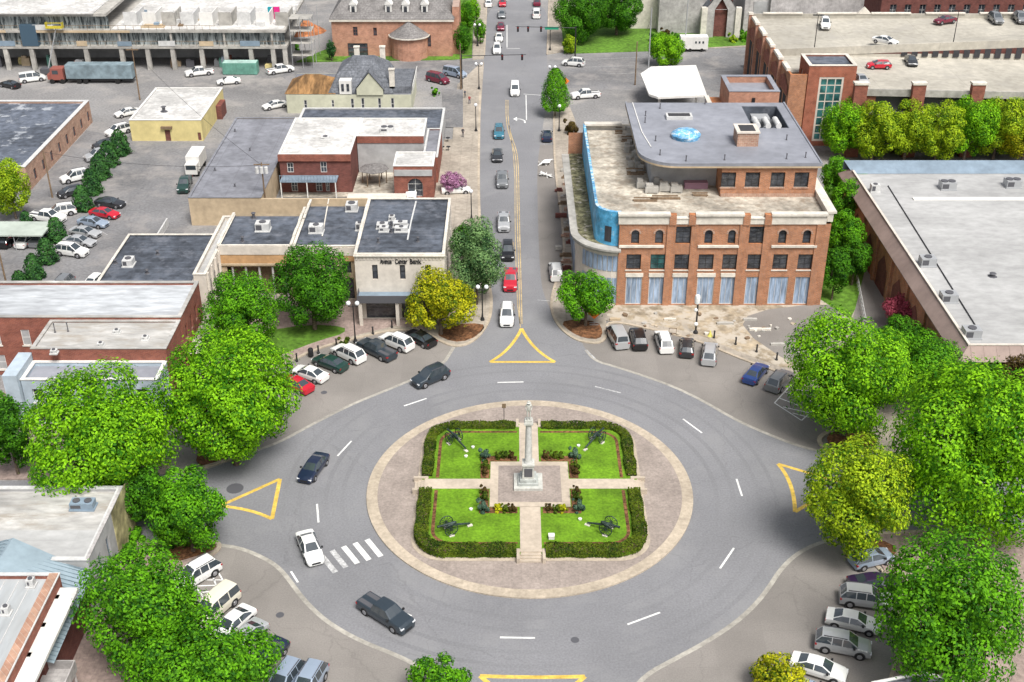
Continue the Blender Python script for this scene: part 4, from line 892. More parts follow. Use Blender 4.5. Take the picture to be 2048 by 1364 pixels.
# ---- big right building
root=thing('flat_roof_building',(90,143,0),'long low brick building with broad pale grey flat roof and taupe metal edge','building')
nx0,ny0,ny1,nh=49.9,115.6,172.4,9.0
m=MB(); f=Face('W',nx0+.9,130,ny0+.9,ny1-.6); f.wall(m,0,7.9,[]); fs=Face('S',nx0+.9,130,ny0+.9,ny1-.6); fs.wall(m,0,7.7,[]); m.build('wall',M['brick'],root)
for i in range(7):
    u=6+i*7.2; m=MB(); f.box(m,u,u+.6,0,7.0,-.01,.35); m.build('buttress',M['brick'],root)
    m=MB(); m.add([f.p(u+1.4,0,.06),f.p(u+5.6,0,.06),f.p(u+5.6,3.4,.06),f.p(u+3.5,5.4,.06),f.p(u+1.4,3.4,.06)],[(0,1,2,3,4)]); m.build('brick_gable',M['brickdark'],root)
m=MB()
zi,zo=9.0,7.6; e=1.5
m.add([(nx0,ny0,zo),(nx0,ny1,zo),(nx0+e,ny1-e,zi),(nx0+e,ny0+e,zi)],[(0,3,2,1)]); m.add([(nx0,ny0,zo),(nx0,ny1,zo),(nx0,ny1,zo-.12),(nx0,ny0,zo-.12)],[(0,1,2,3)]); m.add([(nx0,ny0,zo-.12),(nx0,ny1,zo-.12),(nx0+1,ny1,zo-.12),(nx0+1,ny0,zo-.12)],[(0,1,2,3)])
m.build('roof_edge',M['taupe'],root)
m=MB(); m.add([(nx0,ny0,zo),(130,ny0,zo),(130,ny0+e,zi),(nx0+e,ny0+e,zi)],[(0,1,2,3)])
for i in range(54): x=nx0+1.6+i*1.45; m.add([(x,ny0-.01,zo+.03),(x+.12,ny0-.01,zo+.03),(x+.12,ny0+e,zi+.05),(x,ny0+e,zi+.05)],[(0,1,2,3)])
m.build('ribbed_edge',M['taupe'],root)
m=MB(); m.add([(nx0+.6,ny1,9.7),(130,ny1,9.7),(130,ny1-2.7,8.6),(nx0+e,ny1-2.7,8.6)],[(0,3,2,1)]); m.add([(nx0+.6,ny1,9.7),(130,ny1,9.7),(130,ny1,8.2),(nx0+.6,ny1,8.2)],[(0,1,2,3)]); m.build('rear_edge',M['bluegrey'],root)
m=MB(); m.box(nx0+e-.15,ny0+e-.15,8.98,nx0+e+.15,ny1-2.6,9.12); m.box(nx0+e+.15,ny0+e-.15,8.98,130,ny0+e+.1,9.1); m.build('roof_lip',M['cream'],root)
m=MB(); m.box(nx0+e,ny0+e,8.3,130,ny1-2.8,8.55); m.build('roof',M['lightroof'],root)
m=MB(); a=G(1826,398,8.6);c=G(2048,392,8.6); m.box(a[0],a[1]-.4,8.55,100,a[1]+.5,8.7); m.build('white_strip',M['white'],root)
a=G(1776,372,8.6);c=G(1950,650,8.6); m=MB(); m.cyl((a[0],a[1],8.65),(c[0],c[1],8.65),.07,.07,6); m.build('gas_pipe',M['blackmetal'],root)
for (px,py,s) in((1855,522,1.5),(1897,594,1.5),(1943,665,1.5),(1895,370,1.7),(2025,366,1.7),(1750,376,1.0)):
    p=G(px,py,9.1); rtu(root,p[0],p[1],8.55,1.9*s/1.5,1.5*s/1.5,1.15,'metal' if px!=1750 else 'lightmetal')
p=G(1985,552,8.6); vent(root,p[0],p[1],8.55,.4,.25); 
# ---- yellow block building
root,fc=building('yellow_building','small pale yellow block building with off white flat roof in the parking lot','building',-68.9,-56.0,207.3,226,3.9,'yellowwall','whiteroof','white',par=.12,pt=.25,
 holes={'S':[(6.1,7.1,0,2.1),(12.0,12.6,.1,1.6)]},win={'S':dict(frame='wood',pane='brickdark',cols=1,rows=1,depth=.15)})
p=G(328,222,3.9); vent(root,p[0],p[1],3.8,.9,.3)
m=MB(); fc['S'].box(m,5.6,7.6,2.4,2.8,-.01,.5); m.build('door_hood',M['wood'],root)
m=MB(); m.box(-56,219,0,-55,223,2.6); m.build('side_door',M['brickdark'],root)
# ---- dark roofed building far left
root,fc=building('warehouse','low warehouse at the left edge with stained blue black roof and tan brick side wall','building',-125,-79.2,183.6,217.5,4.2,'bricktan','darkroof2','lightmetal',par=.35,pt=.6,
 holes={'E':[(3+i*4.1,4.1+i*4.1,.8,2.6) for i in range(8)]},win={'E':dict(frame='brickdark',pane='glass',cols=1,rows=2,depth=.15)})
# ---- grey roof building J, I, third, courtyard
root,fc=building('grey_roof_building','low building with a wide plain grey roof and tan front wall beside the parking lot','building',-49.4,-38.3,169.9,206.5,4.6,'tan','greyroof','greyroof',par=.1,pt=.2)
for a,c in((470,262),(500,300),(430,340),(470,372)): p=G(a,c,4.6); vent(root,p[0],p[1],4.5,.4,.1)
m=MB(); m.box(-38.3,169.9,0,-21.5,170.3,4.4); tag(m.build('courtyard_wall',M['tan'],None),'long tan courtyard wall joining the grey roofed building to the dark roof row','wall')
m=MB(); m.box(-53.2,157.5,0,-39,158,1.6); m.box(-53.2,158,0,-53,170,1.2); tag(m.build('boundary_wall',M['lightmetal'],None),'low pale wall round the yard behind the black roofed shop','wall')
root,fc=building('white_roof_building','two storey red brick building with stained white roof and a timber porch towards the courtyard','building',-37.6,-26.1,182.9,200.3,6.7,'brickdark','whiteroof','white',par=.06,pt=.2,
 holes={'S':[(1.2,2.2,3.6,5.2),(6.6,7.6,3.6,5.4),(1.6,2.6,.3,2.3),(5.6,6.6,.3,2.3),(7.2,7.8,.3,2.3)]},win={'S':dict(frame='white',pane='glass',cols=2,rows=2,depth=.12)})
m=MB(); m.box(-37.75,182.6,5.6,-26.0,182.88,6.65); m.build('fascia',M['brickred'],root)
m=MB(); m.box(-37.3,180.2,2.9,-28.2,182.85,3.1); m.build('porch_deck',M['bluegrey'],root)
m=MB(); 
for i in range(19): m.box(-37.3+i*.5,180.2,3.1,-37.24+i*.5,180.26,4.0)
m.box(-37.3,180.18,4.0,-28.2,180.28,4.08); m.build('railing',M['bluegrey'],root)
for x in(-37.2,-33,-28.4): m=MB(); m.box(x-.08,180.2,0,x+.08,180.4,2.9); m.build('post',M['white'],root)
rtu(root,-31,190,6.65,1.4,1.2,.5); 
root,fc=building('white_roof_wing','long white roofed wing with a red brick band facing the courtyard','building',-26.0,-14.8,191.6,200.5,6.6,'greywall','whiteroof','white',par=.06,pt=.2)
m=MB(); fc['S'].box(m,0,11.2,5.4,6.55,-.01,.12); m.build('brick_band',M['brickred'],root)
p=G(775,262,6.6); rtu(root,p[0],p[1],6.55,2.2,1.6,.8)
root,fc=building('back_roof_building','flat dark roofed building between the cream house and the white roofed wing','building',-38.2,-12.3,201.0,212.5,4.4,'greywall','darkroof','lightmetal',par=.2,pt=.3)
root,fc=building('side_store','narrow shop with purplish grey roof at the end of the white wing','building',-14.7,-12.3,187,200.9,4.6,'brickred','greyroof','lightmetal',par=.2,pt=.2)
root,fc=building('small_brick_store','small red brick store with bright white roof and round arched porch on the courtyard','building',-19.0,-12.6,180.7,187.0,5.5,'brickred','whiteroof','white',par=.1,pt=.2,
 holes={'S':[(2.2,4.6,.2,3.4,'arch')]},win={'S':dict(frame='white',pane='glass',cols=2,rows=3,depth=.4)})
m=MB(); fc['S'].box(m,.1,6.2,3.9,4.9,.01,.2); m.build('sign_band',M['greywall'],root)
# courtyard fittings
slab('courtyard_paving',[(566,395),(870,395),(870,300),(710,285),(700,330),(566,340)],'terrace',z=.13,z0=.1)
slab('courtyard_paving',[(870,280),(950,280),(945,420),(900,420),(870,395)],'walk',z=.15,z0=.1)
rt=thing('garden_pavilion',G(748,345,0)+(0,),'round grey shingled pavilion roof in the courtyard beside the white roofed store','pavilion')
p=G(748,338,2.6); m=MB(); m.lathe([(.02,3.5),(.5,3.4),(1.6,3.05),(2.5,2.7),(2.4,2.6)][::-1],p[0],p[1],8); m.build('roof',M['slate2'],rt)
for i in range(6): m=MB(); t=i*1.047; m.cyl((p[0]+2*math.cos(t),p[1]+2*math.sin(t),.1),(p[0]+2*math.cos(t),p[1]+2*math.sin(t),2.7),.08,.08,6); m.build('post',M['wood'],rt)
m=MB(); m.box(-25.8,172.2,2.6,-16.6,176.0,2.8); m.box(-25.8,172.2,.1,-25.5,172.5,2.6); m.box(-16.9,172.2,.1,-16.6,172.5,2.6); m.box(-25.8,175.7,.1,-25.5,176,2.6); m.box(-16.9,175.7,.1,-16.6,176,2.6); tag(m.build('patio_cover',M['cream'],None),'flat cream patio cover in the courtyard behind the black roofed row','canopy')
# ---- row of shops with dark roofs and white party walls
def crenel(root,x,y0,y1,z,m_='whitestone'):
    m=MB(); n=5
    for i in range(n): a=y0+(y1-y0)*i/n; c=y0+(y1-y0)*(i+1)/n; m.box(x-.17,a,z,x+.17,c,z+.14+.12*(i%2))
    m.build('party_wall',M[m_],root)
root,fc=building('tan_shop','shop with black roof, orange tan fascia and shaded ground floor arcade','building',-39.2,-29.4,145.4,156.0,8.0,'tan','darkroof','whitestone',par=.35,pt=.22,inner='darkroof',back=False,
 holes={'S':[(.8,9.0,0.1,4.9)]},win={'S':None})
f=fc['S']; m=MB(); f.box(m,0,f.L,5.5,6.6,-.01,.12); m.build('fascia',M['tanorange'],root); m=MB(); f.box(m,0,f.L,6.75,7.95,-.01,.14); m.build('parapet_band',M['cream'],root); m=MB(); f.box(m,0,f.L,5.2,5.45,-.01,.3); m.build('canopy_edge',M['tan'],root)
m=MB(); f.box(m,.8,9.0,.1,4.9,-1.6,-1.5); m.build('arcade_back',M['wood'],root)
for i in range(5): m=MB(); u=1.4+i*1.8; f.box(m,u,u+.25,.1,4.9,-.3,-.05); m.build('arcade_column',M['greystone'],root)
crenel(root,-39.2,145.4,156,8.1); crenel(root,-29.5,145.4,158,8.1)
p=G(527,462,7.5); rtu(root,p[0],p[1],7.65,1.9,1.5,1.2); p=G(508,440,7.4); vent(root,p[0],p[1],7.65,.8,.2); p=G(486,488,7.3); vent(root,p[0],p[1],7.65,.7,.15)
root,fc=building('middle_shop','shop with black roof half hidden by a round tree beside the bank','building',-29.2,-20.6,145.2,159.5,8.0,'tan','darkroof','whitestone',par=.35,pt=.22,inner='darkroof',back=False,holes={'S':[(1.0,2.4,4,6),(4.0,5.4,4,6),(6.4,7.6,4,6),(.6,7.8,.1,3.3)]},win={'S':dict(frame='blackmetal',pane='glass',cols=2,rows=2)})
f=fc['S']; m=MB(); f.box(m,0,f.L,6.7,7.9,-.01,.16); m.build('parapet_band',M['cream'],root); m=MB(); f.box(m,6.8,f.L,5.9,6.6,-.01,.18); m.build('fascia',M['tanorange'],root)
crenel(root,-20.5,145.4,156,8.4); crenel(root,-29.0,154,160.5,8.2)
for px,py,a,c in((633,462,1.9,1.3),(704,418,1.6,1.6),(720,458,1.1,.8)): p=G(px,py,7.8); rtu(root,p[0],p[1],7.65,a,c,1.1)
m=MB(); m.ribbon([G(658,405,7.15),G(645,480,7.15)],.15,7.65,7.75); m.build('roof_seam',M['whitestone'],root)
# bank
Yk=139.6; f=Face('S',-20.3,-8.7,Yk,158)
hb=[hole(f,a,c,536,565,Yk) for a,c in((745,756),(800,811),(851,862))]; hb=[(h[0],h[1],5.9,8.0) for h in hb]
hb2=[(1.1,5.0,.15,3.2),(5.8,9.6,.15,3.2),(10.1,11.2,.15,3.2)]
root,fc=building('bank','two storey pale stone bank on the street corner with dark flat roof and lettered front','building',-20.3,-8.7,Yk,158,9.5,'cream','darkroof','whitestone',par=.35,pt=.25,inner='darkroof',holes={'S':hb+hb2,'E':[(3+i*3.2,4.1+i*3.2,5.6,7.8) for i in range(5)]},win={'S':dict(frame='blackmetal',pane='glass',cols=1,rows=2),'E':dict(frame='blackmetal',pane='glass',cols=1,rows=2)})
f=fc['S']; m=MB(); f.box(m,-.1,f.L+.1,9.3,9.48,-.01,.3); m.build('cornice',M['whitestone'],root)
for i in range(24): m=MB(); f.box(m,.2+i*.47,.42+i*.47,8.75,9.25,-.01,.1); m.build('dentil',M['cream'],root)
m=MB(); m.box(-20.0,Yk-2.1,3.9,-9.0,Yk-.02,4.1); m.build('canopy_roof',M['bluegrey'],root)
m=MB(); m.box(-20.05,Yk-2.2,3.55,-8.95,Yk-2.1,4.6); m.box(-20.05,Yk-2.1,4.1,-19.95,Yk-.02,4.6); m.build('canopy_fascia',M['darkgrey'],root)
for x in(-19.7,-14.9,-9.3): m=MB(); m.box(x-.22,Yk-2.0,.1,x+.22,Yk-1.55,3.54); m.build('column',M['cream'],root)
for wd,pa,pb in(('Avenue',760,783.5),('Center',790.5,815),('Bank',820,843)):
    cu=bpy.data.curves.new('t','FONT'); cu.body=wd; cu.size=.95; cu.extrude=.04; cu.offset=.02
    to=bpy.data.objects.new('tmp',cu); COL.objects.link(to); bpy.context.view_layer.update()
    me=bpy.data.meshes.new_from_object(to.evaluated_get(bpy.context.evaluated_depsgraph_get())); bpy.data.objects.remove(to)
    lo=bpy.data.objects.new('lettering',me); me.materials.clear(); me.materials.append(M['blackmetal']); COL.objects.link(lo); lo.parent=root
    xa=WY(pa,527,Yk)[0]; xb=WY(pb,527,Yk)[0]; mv=[v.co.x for v in me.vertices]; wsc=(xb-xa)/(max(mv)-min(mv))
    lo.rotation_euler=(R(90),0,0); lo.scale=(wsc,1,1); lo.location=Vector((xa-min(mv)*wsc,Yk-.06,8.2))-root.location
crenel(root,-20.25,145,158,9.5)
for px,py,a,c in((765,455,1.5,1.1),(768,462,1.2,.8),(801,452,1.9,1.0),(803,462,1.7,.9),(784,440,.8,.8)): p=G(px,py,9.2); rtu(root,p[0],p[1],9.15,a,c,.7)
for px,py in((783,456),(783,470),(836,488),(757,490)): p=G(px,py,8.8); vent(root,p[0],p[1],9.15,.6,.12)
m=MB(); m.ribbon([G(833,405,8.8),G(822,450,8.8),G(815,480,9.2)],.2,9.15,9.23); m.build('roof_seam',M['lightmetal'],root)
# ---- west row
root,fc=building('black_roof_shop','deep shop with black membrane roof and tan columned side wall facing the square','building',-53.5,-41.0,137.0,153.0,6.2,'tan','darkroof','whitestone',par=.25,pt=.2,inner='darkroof')
p=G(258,528,6.1); rtu(root,p[0],p[1],5.95,1.3,1.6,1.0)
for px,py in((316,512),(295,550),(232,530)): p=G(px,py,5.7); vent(root,p[0],p[1],5.95,.5,.15)
rt,fc=building('columned_wall_shop','narrow shop whose side wall has tall cream pilasters beside a round tree','building',-40.9,-39.3,138,156.5,7.4,'cream','lightroof','whitestone',par=.5,pt=.25)
f=fc['E']
for i in range(8): m=MB(); f.box(m,.4+i*2.2,.9+i*2.2,0,7.35,-.01,.25); m.build('pilaster',M['cream'],rt)
for i in range(7): m=MB(); f.box(m,1.2+i*2.2,2.3+i*2.2,1,5.8,-.005,.03); m.build('side_window',M['glass'],rt)
root,fc=building('long_white_roof_building','long brick building with streaked pale roof running off the left edge','building',-82,-39.4,125.4,134.8,8.0,'brickred','paleroof','weathered',par=.3,pt=.35,
 holes={'S':[(19.6,20.6,4.2,6.3),(23.2,24.2,4.2,6.3),(26.2,27.2,4.2,6.3),(16.5,17.5,4.2,6.3),(19.6,20.6,.8,2.8),(23.2,24.2,.8,2.8)],'E':[(1.2,2.2,4.2,6.2),(3.6,4.6,4.2,6.2),(6,7,4.2,6.2)]},win={'S':dict(frame='white',pane='greywall',sill='whitestone',cols=1,rows=2,depth=.12),'E':dict(frame='brickdark',pane='glass',sill=None,cols=1,rows=2)})
f=fc['E']
for i in range(5):
    m=MB(); u=1.0+i*1.75; r=.75 if i else .95; c_=f.p(u,3.3,.0); m.lathe([(r,2.9),(r*.85,3.3),(r*.5,3.6),(.02,3.75)],c_[0]+.75,c_[1],10); m.build('awning',M['cream'],root,smooth=True)
root,fc=building('grey_white_roof_building','lower building with smooth pale grey roof stepping down to the blue fronted shop','building',-54.9,-39.5,118.6,125.35,7.6,'brickred','weathered','weathered',par=.12,pt=.3)
for px,py in((110,712),(203,698),(292,685),(235,672)): p=G(px,py,7.1); rtu(root,p[0],p[1],7.45,.7,.6,.5)
for px,py in((112,672),(138,670)): p=G(px,py,7); vent(root,p[0],p[1],7.5,1.1,.06)
root,fc=building('blue_fronted_shop','shop with plain grey roof and pale blue front behind the two big left trees','building',-54.9,-39.6,114.4,118.5,6.0,'bluewall','blueroof','white',par=.45,pt=.3,
 holes={'S':[(1+i*2.9,2.2+i*2.9,3.1,4.8) for i in range(5)]+[(1+i*2.9,3+i*2.9,.3,2.6) for i in range(5)]},win={'S':dict(frame='white',pane='glass',cols=1,rows=2,sill='white')})
m=MB(); m.box(-56.6,113.8,0,-55.0,119,6.9); m.build('end_pier',M['bluewall'],root)
# ---- bottom left block
root,fc=building('ivy_corner_building','corner building with stained cream roof, lower grey roof step and ivy stained end wall','building',-72,-37.8,83.3,94.2,6.2,'greywall','weathered','lightmetal',par=.3,pt=.35,holes={'E':[(2.2,3.0,1.5,4.8),(4.6,5.4,1.5,4.8)]},win={'E':dict(frame='bluegrey',pane='glass',cols=1,rows=3)})
p=G(165,1005,6.5); rtu(root,p[0],p[1],5.9,2.2,1.1,.8,'bluegrey')
m=MB(); m.box(-71.5,83.7,5.9,-38.2,87.9,5.93); m.build('lower_roof',M['lightroof'],root)
m=MB(); f=fc['E']; f.box(m,7.0,12.5,0,6.1,-.005,.05); m.build('ivy_stain',mat('ivy_stained_wall',(.42,.38,.2),.9,.3,1,.3,.4),root)
m=MB(); m.box(-38.0,83.4,6.3,-37.7,94,6.36); m.build('end_coping',M['greystone'],root)
root=thing('metal_roofed_annex',(-41.5,79,0),'annex with blue grey standing seam roof between brick corner and ivy building','building')
m=MB(); y0_,y1_=72,84.6; m.add([(-45.2,y0_,7.7),(-37.3,y0_,4.9),(-37.5,83.2,4.9),(-44.6,y1_,7.7)],[(0,1,2,3)]); m.add([(-45.2,y0_,7.7),(-44.6,y1_,7.7),(-52,y1_,5.2),(-52,y0_,5.2)],[(0,1,2,3)]); m.add([(-44.6,y1_,7.66),(-37.5,83.2,4.86),(-44.6,83.3,4.86)],[(0,1,2)]); m.build('roof',M['seam'],root)
m=MB(); seamm=mat('dark_seam_metal',(.2,.26,.3),.5,.05,1,.05,1)  # seam ribs in a darker metal colour than the roof panels
for i in range(26):
    y=y0_+.3+i*.48; m.cyl((-45.1,y,7.72),(-37.35,min(y,83.1),4.95),.035,.035,4); m.cyl((-45.1,y,7.72),(-52,y,5.25),.035,.035,4)
m.build('roof_seams',seamm,root)
m=MB(); m.box(-52,72.2,0,-38.3,83.0,4.8); m.build('wall',M['brickdark'],root)
root,fc=building('white_corniced_brick_building','dark red brick corner building with pale roof and wide white cornice','building',-62,-38.7,58,79.4,8.0,'brickred','ribroof','lightmetal',par=.4,pt=.22)
m=MB(); m.box(-39.5,58,8.0,-38.75,79.3,8.16); m.build('brick_coping',M['bricktan'],root)
m=MB(); m.box(-38.69,58,6.6,-37.1,78.9,6.9); m.box(-38.69,58,6.3,-37.7,78.9,6.6); m.build('cornice',M['white'],root)
f=fc['E']
for i in range(6):
    u=1.0+i*3.4; m=MB(); f.box(m,u,u+1.1,3.6,6.2,-.005,.04); m.build('window',M['glass'],root)
    m=MB(); f.box(m,u+1.5,u+2.0,0,6.9,-.01,.3); m.build('pilaster',M['brickdark'],root)
    m=MB(); f.box(m,u-.15,u+1.25,6.2,6.5,-.01,.15); m.build('lintel',M['whitestone'],root)
m=MB()
for i in range(18): m.box(-61+i*1.18,58.6,7.6,-60.93+i*1.18,78.9,7.66)
m.build('roof_ribs',M['lightmetal'],root)
for px,py in((58,1150),(8,1205)): p=G(px,py,8.8); rtu(root,p[0],p[1],7.6,.6,.6,.8)
m=MB(); m.box(-38.6,66,3.2,-36.0,73,3.4); m.box(-36.1,66,3.4,-36.0,73,4.3); m.box(-38.6,66,3.4,-36.1,66.1,4.3); m.box(-38.6,72.9,3.4,-36.1,73,4.3); m.build('balcony',M['greystone'],root)
m=MB(); m.cyl((-36.2,66.3,0),(-36.2,66.3,3.2),.12,.12,8); m.cyl((-36.2,72.7,0),(-36.2,72.7,3.2),.12,.12,8); m.build('balcony_post',M['greystone'],root)
# ---- cream house with slate roofs
root,fc=building('cream_house','cream painted house with dark slate mansard, white dormer and rusty roofed left wing','building',-43.2,-19.3,222.6,236,3.7,'olivecream','greyroof','olivecream',par=.05,pt=.2,coping=False,
 holes={'S':[(3.3,3.9,.8,2.6),(8.6,9.1,1.2,2.6),(12.3,12.9,.7,2.9),(14.3,14.9,.5,3.0),(17.5,18.1,.5,3.0),(20,20.6,.7,3.0)]},win={'S':dict(frame='white',pane='glass',cols=1,rows=2,depth=.12)})
m=MB(); hip(m,-43.2,-34.0,223,232,3.75,6.2,3.5); m.build('rusty_roof',M['rustroof'],root)
m=MB(); a0,a1,b0,b1=-35.2,-22.6,222.9,235.6; m.add([(a0,b0,3.8),(a1,b0,3.8),(a1,b1,3.8),(a0,b1,3.8),(a0+1.7,b0+1.9,7.0),(a1-1.7,b0+1.9,7.0),(a1-1.7,b1-1.9,7.0),(a0+1.7,b1-1.9,7.0),(a0+4.2,b0+4.6,8.9),(a1-4.2,b0+4.6,8.9),(a1-4.2,b1-4.6,8.9),(a0+4.2,b1-4.6,8.9)],[(0,1,5,4),(1,2,6,5),(2,3,7,6),(3,0,4,7),(4,5,9,8),(5,6,10,9),(6,7,11,10),(7,4,8,11),(8,9,10,11)]); m.build('slate_roof',M['slate'],root); m=MB(); m.box(-23.4,223.4,3.7,-19.4,235,5.0); m.build('slate_wing',M['slate'],root)
m=MB(); m.add([(-29.6,222.3,3.7),(-24.6,222.3,3.7),(-24.6,222.3,4.9),(-27.1,222.3,8.0),(-29.6,222.3,4.9),(-29.6,225.5,3.7),(-24.6,225.5,3.7),(-24.6,225.5,4.9),(-27.1,225.5,8.0),(-29.6,225.5,4.9)],[(0,1,2,3,4),(1,6,7,2),(0,4,9,5)]); m.build('front_gable',M['olivecream'],root)
m=MB(); m.add([(-29.9,222.1,4.8),(-27.1,222.1,8.2),(-27.1,226,8.2),(-29.9,226,4.8)],[(0,1,2,3)]); m.add([(-24.3,222.1,4.8),(-27.1,222.1,8.2),(-27.1,226,8.2),(-24.3,226,4.8)],[(3,2,1,0)]); m.build('gable_roof',M['slate'],root)
m=MB(); m.box(-32.9,222.5,3.8,-30.6,225,6.4); m.build('dormer',M['white'],root); m=MB(); m.box(-32.5,222.42,4.4,-32.0,222.49,5.8); m.box(-31.5,222.42,4.4,-31.0,222.49,5.8); m.build('dormer_window',M['glass'],root)
for x,y,z in((-22.9,223.8,8.2),(-30.6,234,9.6),(-25.6,234.5,9.5)): m=MB(); m.box(x-.5,y-.4,4.6,x+.5,y+.4,z); m.box(x-.6,y-.5,z,x+.6,y+.5,z+.2); m.build('chimney',M['whitestone'],root)
m=MB(); 
for i in range(10): m.cyl((-19.0,223+i*1.3,3.7),(-19.0,223+i*1.3,5.2),.04,.04,4)
m.box(-19.05,223,5.2,-18.95,236,5.26); m.build('railing',M['white'],root)
# ---- orange brick hall with hipped shingle roof
root,fc=building('brick_hall','large orange brick hall with hipped grey shingle roof, white dormers and round apse','building',-39.2,-13.0,260.3,281,8.3,'bricksoft','slate2','white',par=.05,pt=.2,coping=False,
 holes={'S':[(4.6,5.6,4.6,6.6),(3.2,7.6,0,3.0),(13,13.8,.5,3.2),(20.6,21.5,2.2,4.8),(9,9.8,4.6,6.4)]},win={'S':dict(frame='brickdark',pane='glass',cols=2,rows=3)})
m=MB(); hip(m,-39.2,-13.0,260.3,281,8.3,15.5,6.0,over=.5); m.build('hipped_roof',M['slate2'],root); m=MB(); fc['S'].box(m,-.4,fc['S'].L+.4,7.8,8.25,-.01,.45); m.build('eaves_cornice',M['whitestone'],root)
for px,py in((708,30),(778,30),(812,30),(850,28)):
    p=WY(px,py,262.4); x=p[0]; z=8.9
    m=MB(); m.box(x-.7,261.6,z,x+.7,265.5,z+2.1); m.add([(x-.9,261.5,z+2.1),(x+.9,261.5,z+2.1),(x,261.5,z+3.0),(x-.9,266,z+2.1),(x+.9,266,z+2.1),(x,266,z+3.0)],[(0,1,2),(0,2,5,3),(1,4,5,2)]); o=m.build('dormer',M['white'],root)
    m=MB(); m.box(x-.35,261.5,z+.4,x+.35,261.58,z+1.8); m.build('pane',M['glass'],o)
ax,ay=-22.4,260.3; m=MB()
m.prism([(ax+4*math.cos(math.pi+math.pi*i/10),ay+3.6*math.sin(math.pi+math.pi*i/10)) for i in range(11)],0,5.0); m.build('apse_wall',M['bricksoft'],root)
m=MB(); pp=[(ax+4.4*math.cos(math.pi+math.pi*i/10),ay-.05+4*math.sin(math.pi+math.pi*i/10),5.0) for i in range(11)]; 
for i in range(10): m.add([pp[i],pp[i+1],(ax,ay-.05,7.9)],[(0,1,2)])
m.add(pp,[list(range(11))[::-1]]); m.build('apse_roof',M['slate2'],root); m=MB(); m.ribbon([(q[0],q[1]) for q in pp],.25,4.75,5.0); m.build('apse_eaves',M['whitestone'],root)
m=MB(); m.box(-13,262,0,-11.5,270,10.5); m.build('side_chimney',M['bricksoft'],root)
# ---- frame of a building under construction (upper left)
root=thing('building_under_construction',(-85,260,0),'concrete framed block under construction with open floors and white membrane roof','building')
cx0,cx1,cyf=-140,-47.5,250.8
for i,(z,x1) in enumerate(((4.6,cx1),(8.0,cx1),(11.4,-84.5))): m=MB(); m.box(cx0,cyf-.4,z,x1,cyf+26,z+.55); m.build('floor_slab',M['concrete'],root)
xs=[-131,-126,-120.5,-114,-107,-101.5,-97.2,-90,-82.5,-77,-71.7,-65.6,-60.5,-55.2,-50.5,-48]
for x in xs: m=MB(); m.box(x-.45,cyf-.3,0,x+.45,cyf+.5,4.6); m.build('column',M['concrete'],root)
for x in xs[::2]: m=MB(); m.box(x-.2,cyf-.1,5.15,x+.2,cyf+.3,8.0); m.build('column',M['concrete'],root)
m=MB(); m.box(cx0,cyf+9,0,cx1,cyf+9.2,4.6); m.build('rear_wall',M['greywall'],root)
studs=mat('metal_studs',(.36,.4,.4),.7,.3,.9,.2,.3,stretch=(2,1,.3),col2=(.06,.075,.08),thr=(.48,.56))
m=MB(); m.box(cx0,cyf+.9,5.15,cx1-.5,cyf+1.0,8.0); m.build('stud_wall',studs,root)
m=MB(); m.box(cx0,cyf+.9,8.55,-84.6,cyf+1.0,11.4); m.build('stud_wall',studs,root)
m=MB(); x=cx0
while x<cx1: m.box(x,cyf-.35,5.15,x+.06,cyf-.29,6.2); m.box(x,cyf-.35,8.55,x+.06,cyf-.29,9.5) if x<-62 else None; x+=1.6
m.box(cx0,cyf-.36,6.15,cx1,cyf-.3,6.22); m.box(cx0,cyf-.36,9.45,-62,cyf-.3,9.52); m.build('guard_rail',M['wood'],root)
m=MB(); m.box(cx0,cyf-.45,8.0,-106,cyf-.4,8.55); m.box(-100,cyf-.45,8.0,-80,cyf-.42,8.5); m.box(cx0,cyf-.42,11.4,-112,cyf-.4,11.9); m.build('timber_edge',M['tan'],root)
m=MB(); m.box(cx0,cyf-.8,11.95,-87,cyf+26,12.15); m.build('roof_membrane',M['whiteroof'],root)
m=MB(); m.box(-84,cyf+.2,8.56,-48,cyf+26,8.6); m.build('deck_screed',M['whiteroof'],root)
rnd=random.Random(8)
for i in range(9):
    x=-82+i*4; m=MB(); m.box(x,cyf+3,8.6,x+2.6,cyf+3.2,11.4); m.box(x+2.6,cyf+3,8.6,x+2.8,cyf+9,11.2); m.build('partition_panel',M[['lightmetal','white','concrete'][i%3]],root)
for i in range(14):
    x=rnd.uniform(-83,-50); y=cyf+rnd.uniform(1,12); m=MB(); m.box(x,y,8.6,x+rnd.uniform(.6,2.2),y+rnd.uniform(.5,1.5),8.6+rnd.uniform(.3,1.1)); m.build('stored_material',M[['wood','lightmetal','tan','bluegrey'][i%4]],root)
m=MB(); m.box(-78,cyf+1.0,8.6,-73.2,cyf+2.4,8.9); m.box(-77.4,cyf+1.2,8.9,-73.6,cyf+2.2,9.2); m.build('lumber_stack',M['tan'],root)
m=MB(); m.box(-52.4,cyf+8,8.7,-51.2,cyf+8.5,11.2); m.build('teal_panel',plain('teal_panel',(.02,.3,.36)),root); m=MB(); m.box(-51.1,cyf+8,8.7,-49.9,cyf+8.5,11.2); m.build('pink_panel',plain('pink_panel',(.6,.02,.2)),root)
m=MB(); m.box(-103,cyf-.5,5.2,-99.6,cyf+.8,9.6); m.build('hoist_bay',plain('deep_blue_mesh',(.05,.09,.13)),root)
M['liftyellow']=plain('lift_yellow',(.5,.42,.04))
